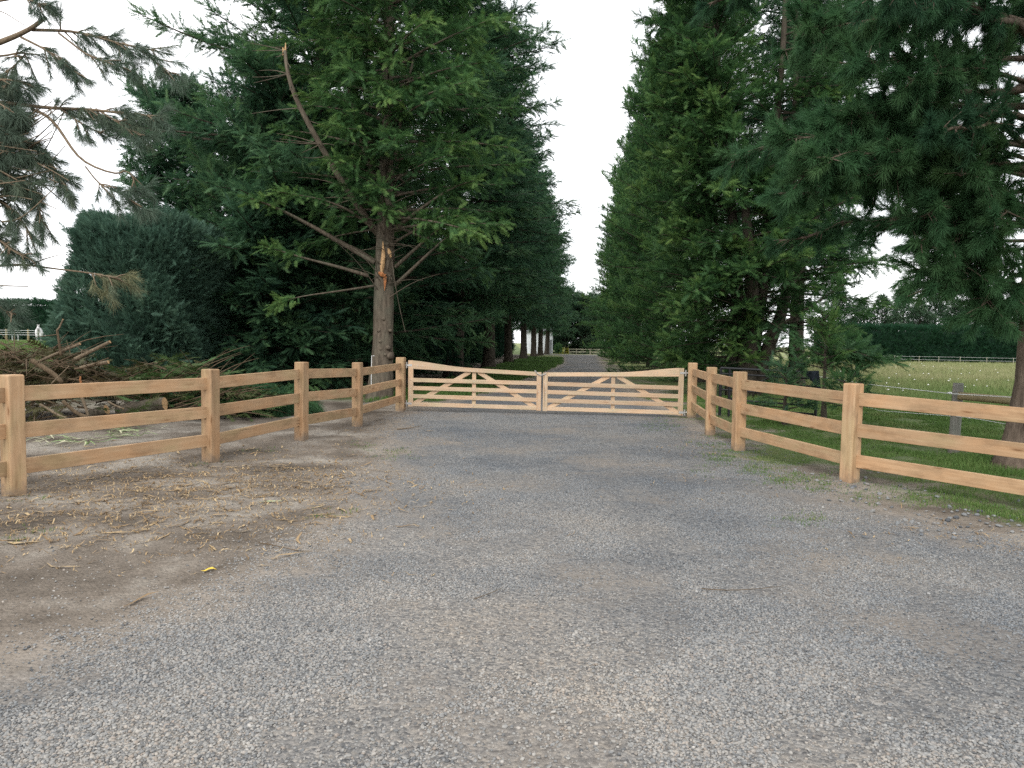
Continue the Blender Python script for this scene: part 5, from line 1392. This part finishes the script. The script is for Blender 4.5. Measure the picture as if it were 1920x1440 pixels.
# ------------------------------------------------------------------ brush pile, cut limbs, logs
rb = np.random.default_rng(91)
def mound(x, y, blobs):
    z = np.zeros_like(x)
    for (cx, cy, rx, ry, h) in blobs:
        z = np.maximum(z, h * np.clip(1 - ((x - cx) / rx) ** 2 - ((y - cy) / ry) ** 2, 0, 1) ** 0.6)
    return z
BL = [(-9.2, 14.2, 2.5, 1.7, 1.32), (-7.1, 15.6, 1.7, 1.0, 1.15), (-5.9, 16.0, 1.3, 0.9, 0.6)]
def brush():
    T = Tree(431); rng = T.rng
    n = 3000
    x = rng.uniform(-12, -5, n); y = rng.uniform(12.4, 17.0, n); z = mound(x, y, BL)
    k = (z > 0.03) & ((x < -7.9) | (y > 14.7) | (rng.random(n) < 0.16)); x, y, z = x[k], y[k], z[k]
    zz = z * rng.uniform(0.55, 1.05, len(x)) + 0.03
    a = rng.uniform(0, 2 * pi, len(x)); d = np.stack([np.cos(a), np.sin(a), rng.uniform(-0.5, 0.45, len(x))], -1)
    ti = np.clip(0.15 + 0.55 * fbm(x * 1.1, y * 1.1, 93) + 0.35 * (x > -7.6) + rng.normal(0, .12, len(x)), 0, 1)
    T.clumps(np.stack([x, y, zz], -1), d, jitter(np.broadcast_to([0, 0, 1.0], d.shape), 0.5, rng), rng.uniform(0.28, 0.55, len(x)), ti)
    for i in range(900):
        x0, y0 = rng.uniform(-11.5, -5.3), rng.uniform(12.8, 15.8); h = float(mound(np.array([x0]), np.array([y0]), BL)[0])
        if h < 0.08 or (x0 > -7.8 and y0 < 14.4): continue
        a = rng.uniform(0, 2 * pi); ln = rng.uniform(0.35, 1.5); e = rng.uniform(-0.25, 0.5)
        p0 = np.array([x0, y0, h * rng.uniform(0.3, 1.02)]); p1 = p0 + np.array([math.cos(a) * ln, math.sin(a) * ln * 0.7, e * ln]); p1[2] = max(p1[2], 0.03)
        T.wood.tube(smooth_path([p0, (p0 + p1) / 2 + [0, 0, rng.uniform(-.05, .15)], p1], 5), np.linspace(rng.uniform(0.006, 0.020), 0.003, 5), 5, False)
    e = empty("brush_pile", (-8, 14.2, 0)); tag(e, "heap of cut brown and green conifer brush behind the left fence", "brush pile", kind='stuff')
    obj("twigs", T.wood_mesh("brush_twigs", M_DTWIG), e, (8, -14.2, 0)); obj("foliage", T.crown_mesh("brush_foliage", FROND, M_DEAD), e, (8, -14.2, 0))
    # fresher heap of drooping green fronds
    T = Tree(432); rng = T.rng
    BG = [(-5.55, 16.6, 1.15, 0.8, 0.62), (-6.4, 16.9, 1.2, 0.8, 0.45), (-7.3, 17.2, 1.2, .7, .5)]
    n = 1500; x = rng.uniform(-8.6, -4.3, n); y = rng.uniform(15.7, 17.9, n); z = mound(x, y, BG); k = z > 0.03; x, y, z = x[k], y[k], z[k]
    gx = mound(x + .1, y, BG) - z; gy = mound(x, y + .1, BG) - z
    d = np.stack([-gx * 5 + rng.normal(0, .3, len(x)), -gy * 5 - 0.5 + rng.normal(0, .3, len(x)), -0.35 + rng.normal(0, .2, len(x))], -1)
    T.clumps(np.stack([x, y, z * rng.uniform(.7, 1.05, len(x)) + .05], -1), d, jitter(np.broadcast_to([0, 0, 1.0], d.shape), 0.3, rng), rng.uniform(.32, .5, len(x)), np.clip(0.45 + rng.normal(0, .12, len(x)), 0, 1))
    tag(obj("frond_heap", T.crown_mesh("frond_heap", FRONDH, M_PINE)), "heap of fresh drooping green fronds on the soil behind the third left post", "frond heap", kind='stuff')
brush()

def limb(label, path, r0, r1, y=13.3, m=M_DTWIG, cut=True, name="cut_limb", twigs=0, sides=8):
    pts = smooth_path(px_path(path, y), 10)
    base = pts[0].copy()
    r0 *= 0.68 if name == 'cut_limb' else 1; r1 *= 0.68 if name == 'cut_limb' else 1
    mb = MB(); rad = np.linspace(r0, r1, len(pts)); mb.tube(pts - base, rad, sides, True, wob=0.06, rng=rb)
    for _ in range(twigs):
        i = rb.integers(2, len(pts) - 1); e = pts[i] - base + rb.normal(0, .18, 3); mb.tube([pts[i] - base, (pts[i] - base + e) / 2 + rb.normal(0, .03, 3), e], [.010, .007, .003], 4, False)
    o = obj(name, mb.mesh(name, [m], True), None, base); tag(o, label, "branch" if name == "cut_limb" else "log", "cut limbs in the brush pile")
    if cut:
        for q, dirn, rr in ((pts[-1], pts[-1] - pts[-2], r1),):
            dirn = dirn / np.linalg.norm(dirn); mb = MB(); mb.tube([q - base - dirn * 0.01, q - base + dirn * 0.006], rr * 0.93, sides, True); obj("cut_end", mb.mesh("cut_end", [M_FRESH]), o)
    return o
limb("thick straight cut limb sloping up to the right above the brush pile", [(140, 674), (172, 658), (206, 641)], 0.055, 0.042, 13.4, M_TWIG, twigs=3)
limb("short stout cut limb lying level under the thick sloping one", [(150, 690), (175, 684), (203, 679)], 0.045, 0.05, 13.2, M_TWIG)
limb("thin dark branch crossing over the short stout limb", [(140, 692), (165, 688), (190, 676), (204, 671)], 0.025, 0.012, 13.1, M_DTWIG, False, twigs=4)
limb("long pale limb sloping up behind the upright forked stick", [(64, 682), (95, 668), (125, 655), (150, 645)], 0.045, 0.035, 13.6, M_TWIG)
limb("upright forked stick with a pale broken tip standing in the brush", [(114, 667), (112, 650), (108, 625), (107, 618)], 0.035, 0.028, 13.5, M_DTWIG, False, twigs=2)
limb("crooked pale tip on the upright stick above the brush pile", [(107, 619), (111, 615), (115, 606), (118, 599)], 0.026, 0.018, 13.5, M_TWIG, True)
limb("dark curved limb slanting down behind the nearest left post", [(60, 676), (80, 688), (100, 700), (117, 718)], 0.07, 0.06, 13.0, M_DTWIG, False, twigs=5)
limb("thin grey stick slanting across the dark curved limb", [(96, 720), (112, 704), (130, 686)], 0.018, 0.012, 12.7, M_TWIG, False)
limb("pale peeled limb poking down below the top rail of the left fence", [(150, 738), (158, 755), (166, 782)], 0.04, 0.032, 12.6, M_TWIG, False)
limb("grey curved branch low in the brush under the top rail", [(75, 758), (95, 770), (112, 780), (126, 784)], 0.035, 0.03, 12.8, M_TWIG, False, twigs=2)
limb("dark root like limb low in the brush left of the log", [(118, 752), (135, 768), (150, 778), (164, 782)], 0.05, 0.05, 13.0, M_DTWIG, False)
limb("thin dead sticks fanned out at the left edge of the brush pile", [(-30, 650), (0, 655), (25, 668), (48, 682)], 0.012, 0.02, 13.4, M_DTWIG, False, twigs=9)
limb("bare thin branch rising at the left edge above the brush", [(0, 640), (20, 655), (36, 676)], 0.010, 0.016, 13.4, M_DTWIG, False, twigs=7)
limb("short torn branch with an orange break above the top rail", [(152, 718), (150, 712), (151, 706)], 0.03, 0.02, 12.9, M_SAP, False)
limb("large bark covered log with a pale torn end lying behind the left fence", [(222, 772), (250, 765), (285, 760), (309, 757)], 0.125, 0.13, 14.4, M_BARKG, True, "fallen_log", 4, 12)
limb("shorter rough log lying just left of the large log", [(165, 778), (180, 774), (200, 768)], 0.085, 0.095, 13.9, M_BARKG, True, "fallen_log", 2, 10)
limb("thin pale bent branch lying over the end of the large log", [(203, 753), (215, 760), (231, 766)], 0.028, 0.022, 13.6, M_TWIG, True, twigs=1)
limb("low mossy log behind the second left fence post", [(330, 772), (360, 768), (395, 766), (430, 770)], 0.10, 0.09, 15.2, M_BARK, False, "fallen_log", 4, 10)

def strips(name, pts, ln, wd, m, rng, curl=0.3, lift=0.02, tint=None, yaw=None):
    n = len(pts); a = rng.uniform(0, 2 * pi, n) if yaw is None else yaw
    Vv, Qf, tt = [], [], []
    for i in range(n):
        d = np.array([math.cos(a[i]), math.sin(a[i])]); s = np.array([-d[1], d[0]]); b = rng.normal(0, curl); k = len(Vv)
        for j in range(5):
            u = j / 4; c = np.array(pts[i][:2]) + d * ln[i] * (u - .5) + s * b * ln[i] * (u - .5) ** 2; w_ = wd[i] * (math.sin(pi * (0.12 + 0.8 * u)))
            z = float(pts[i][2]) + lift * rng.uniform(0.1, 1.0) * (1 + 2 * abs(b) * u)
            tw_ = rng.uniform(-.4, .4) * w_
            Vv.append((*(c + s * w_), z + tw_)); Vv.append((*(c - s * w_), z - tw_ * .3))
        for j in range(4): Qf.append((k + 2 * j, k + 2 * j + 1, k + 2 * j + 3, k + 2 * j + 2))
        tt += [tint[i] if tint is not None else rng.uniform(0.1, 0.9)] * 10
    return new_mesh(name, Vv, [np.array(Qf)], [m], {'tint': tt})

def litter():
    rng = np.random.default_rng(97); pts = []
    sc = [(420, 935, 210, 30, 1500), (520, 900, 120, 16, 900), (200, 900, 160, 20, 700), (180, 960, 170, 40, 800), (630, 885, 60, 12, 120), (300, 1010, 260, 30, 260), (330, 880, 150, 18, 260), (690, 812, 70, 8, 90), (60, 1010, 60, 10, 60), (760, 905, 130, 26, 60), (500, 850, 120, 12, 160), (1380, 905, 80, 18, 60), (1760, 1000, 120, 20, 90), (1290, 845, 40, 10, 60), (150, 850, 150, 14, 160)]
    for cx, cy, sx, sy, n in sc:
        for _ in range(n):
            g = G(cx + rng.normal(0, sx), cy + rng.normal(0, sy)); 
            if g[1] > 20 or g[1] < 2: continue
            pts.append((g[0], g[1], float(terrain(g[0], g[1]))))
    n = len(pts); big = (rng.random(n) < 0.07) & (np.array(pts)[:, 0] < -0.8)
    ln = np.where(big, rng.uniform(0.10, 0.28, n), rng.uniform(0.02, 0.11, n)); wd = np.where(big, rng.uniform(0.006, 0.013, n), rng.uniform(0.002, 0.006, n))
    tag(obj("leaf_litter", strips("leaf_litter", pts, ln, wd, M_STRAW, rng, 0.5, 0.018)), "dry straw coloured leaves and twigs littering the brown soil", "leaf litter", kind='stuff')
    for lab, cx, cy, sx, sy, k in (("bunch of pale and green strap leaves behind the lowest rail beside the nearest left post", 115, 832, 34, 6, 22), ("bunch of bright green strap leaves lying between the two nearest left posts", 228, 818, 36, 7, 34)):
        pp = []
        for _ in range(k):
            g = G(cx + rng.normal(0, sx), cy + rng.normal(0, sy)); pp.append((g[0], g[1], float(terrain(g[0], g[1])) + rng.uniform(0.0, 0.07)))
        o = obj("strap_leaves", strips("strap_leaves", pp, rng.uniform(.25, .6, k), rng.uniform(.010, .02, k), M_FLAX, rng, 0.5, 0.05, rng.uniform(0.1, 1.0, k), rng.normal(0.1, 0.5, k)))
        tag(o, lab, "leaves", kind='stuff')
    def one(name, lab, px, py, L_, W_, m, yaw, cat="leaf"):
        g = G(px, py); p = [(g[0], g[1], float(terrain(g[0], g[1])) + .008)]
        tag(obj(name, strips(name, p, [L_], [W_], m, rng, 0.3, 0.015, [0.8], np.array([yaw]))), lab, cat)
    one("yellow_leaf", "single bright yellow leaf lying on the pale dirt lower left", 391, 1070, 0.11, 0.018, M_YLEAF, 0.5)
    one("cut_leaf", "pale green cut strap leaf lying at the edge of the gravel", 505, 937, 0.26, 0.014, M_FLAX, 0.1)
    one("dry_leaf", "curled tan dry leaf lying on the soil at the far left", 45, 1016, 0.26, 0.025, M_STRAW, 0.2)
    for lab, path, r in (("thin dark curved twig lying on the dirt at the gravel edge", [(485, 1022), (520, 1030), (560, 1040)], .005), ("reddish thin twig lying on the gravel in the middle right", [(1315, 1110), (1370, 1114), (1430, 1108), (1470, 1103)], .0035), ("short brown twig lying on the central gravel", [(890, 1128), (920, 1116), (945, 1104)], .003), ("pale stick lying on the soil just in front of the left gate post", [(745, 806), (765, 804), (790, 800)], .012)):
        pp = np.array([G(*q) for q in path]); pp[:, 2] = terrain(pp[:, 0], pp[:, 1]) + .018; b = pp[0].copy()
        mb = MB(); mb.tube(smooth_path(pp, 8) - b, np.linspace(r, r * .4, 8), 6, True); tag(obj("fallen_twig", mb.mesh("fallen_twig", [M_DTWIG if 'pale' not in lab else M_TWIG], True), None, b), lab, "twig")
litter()
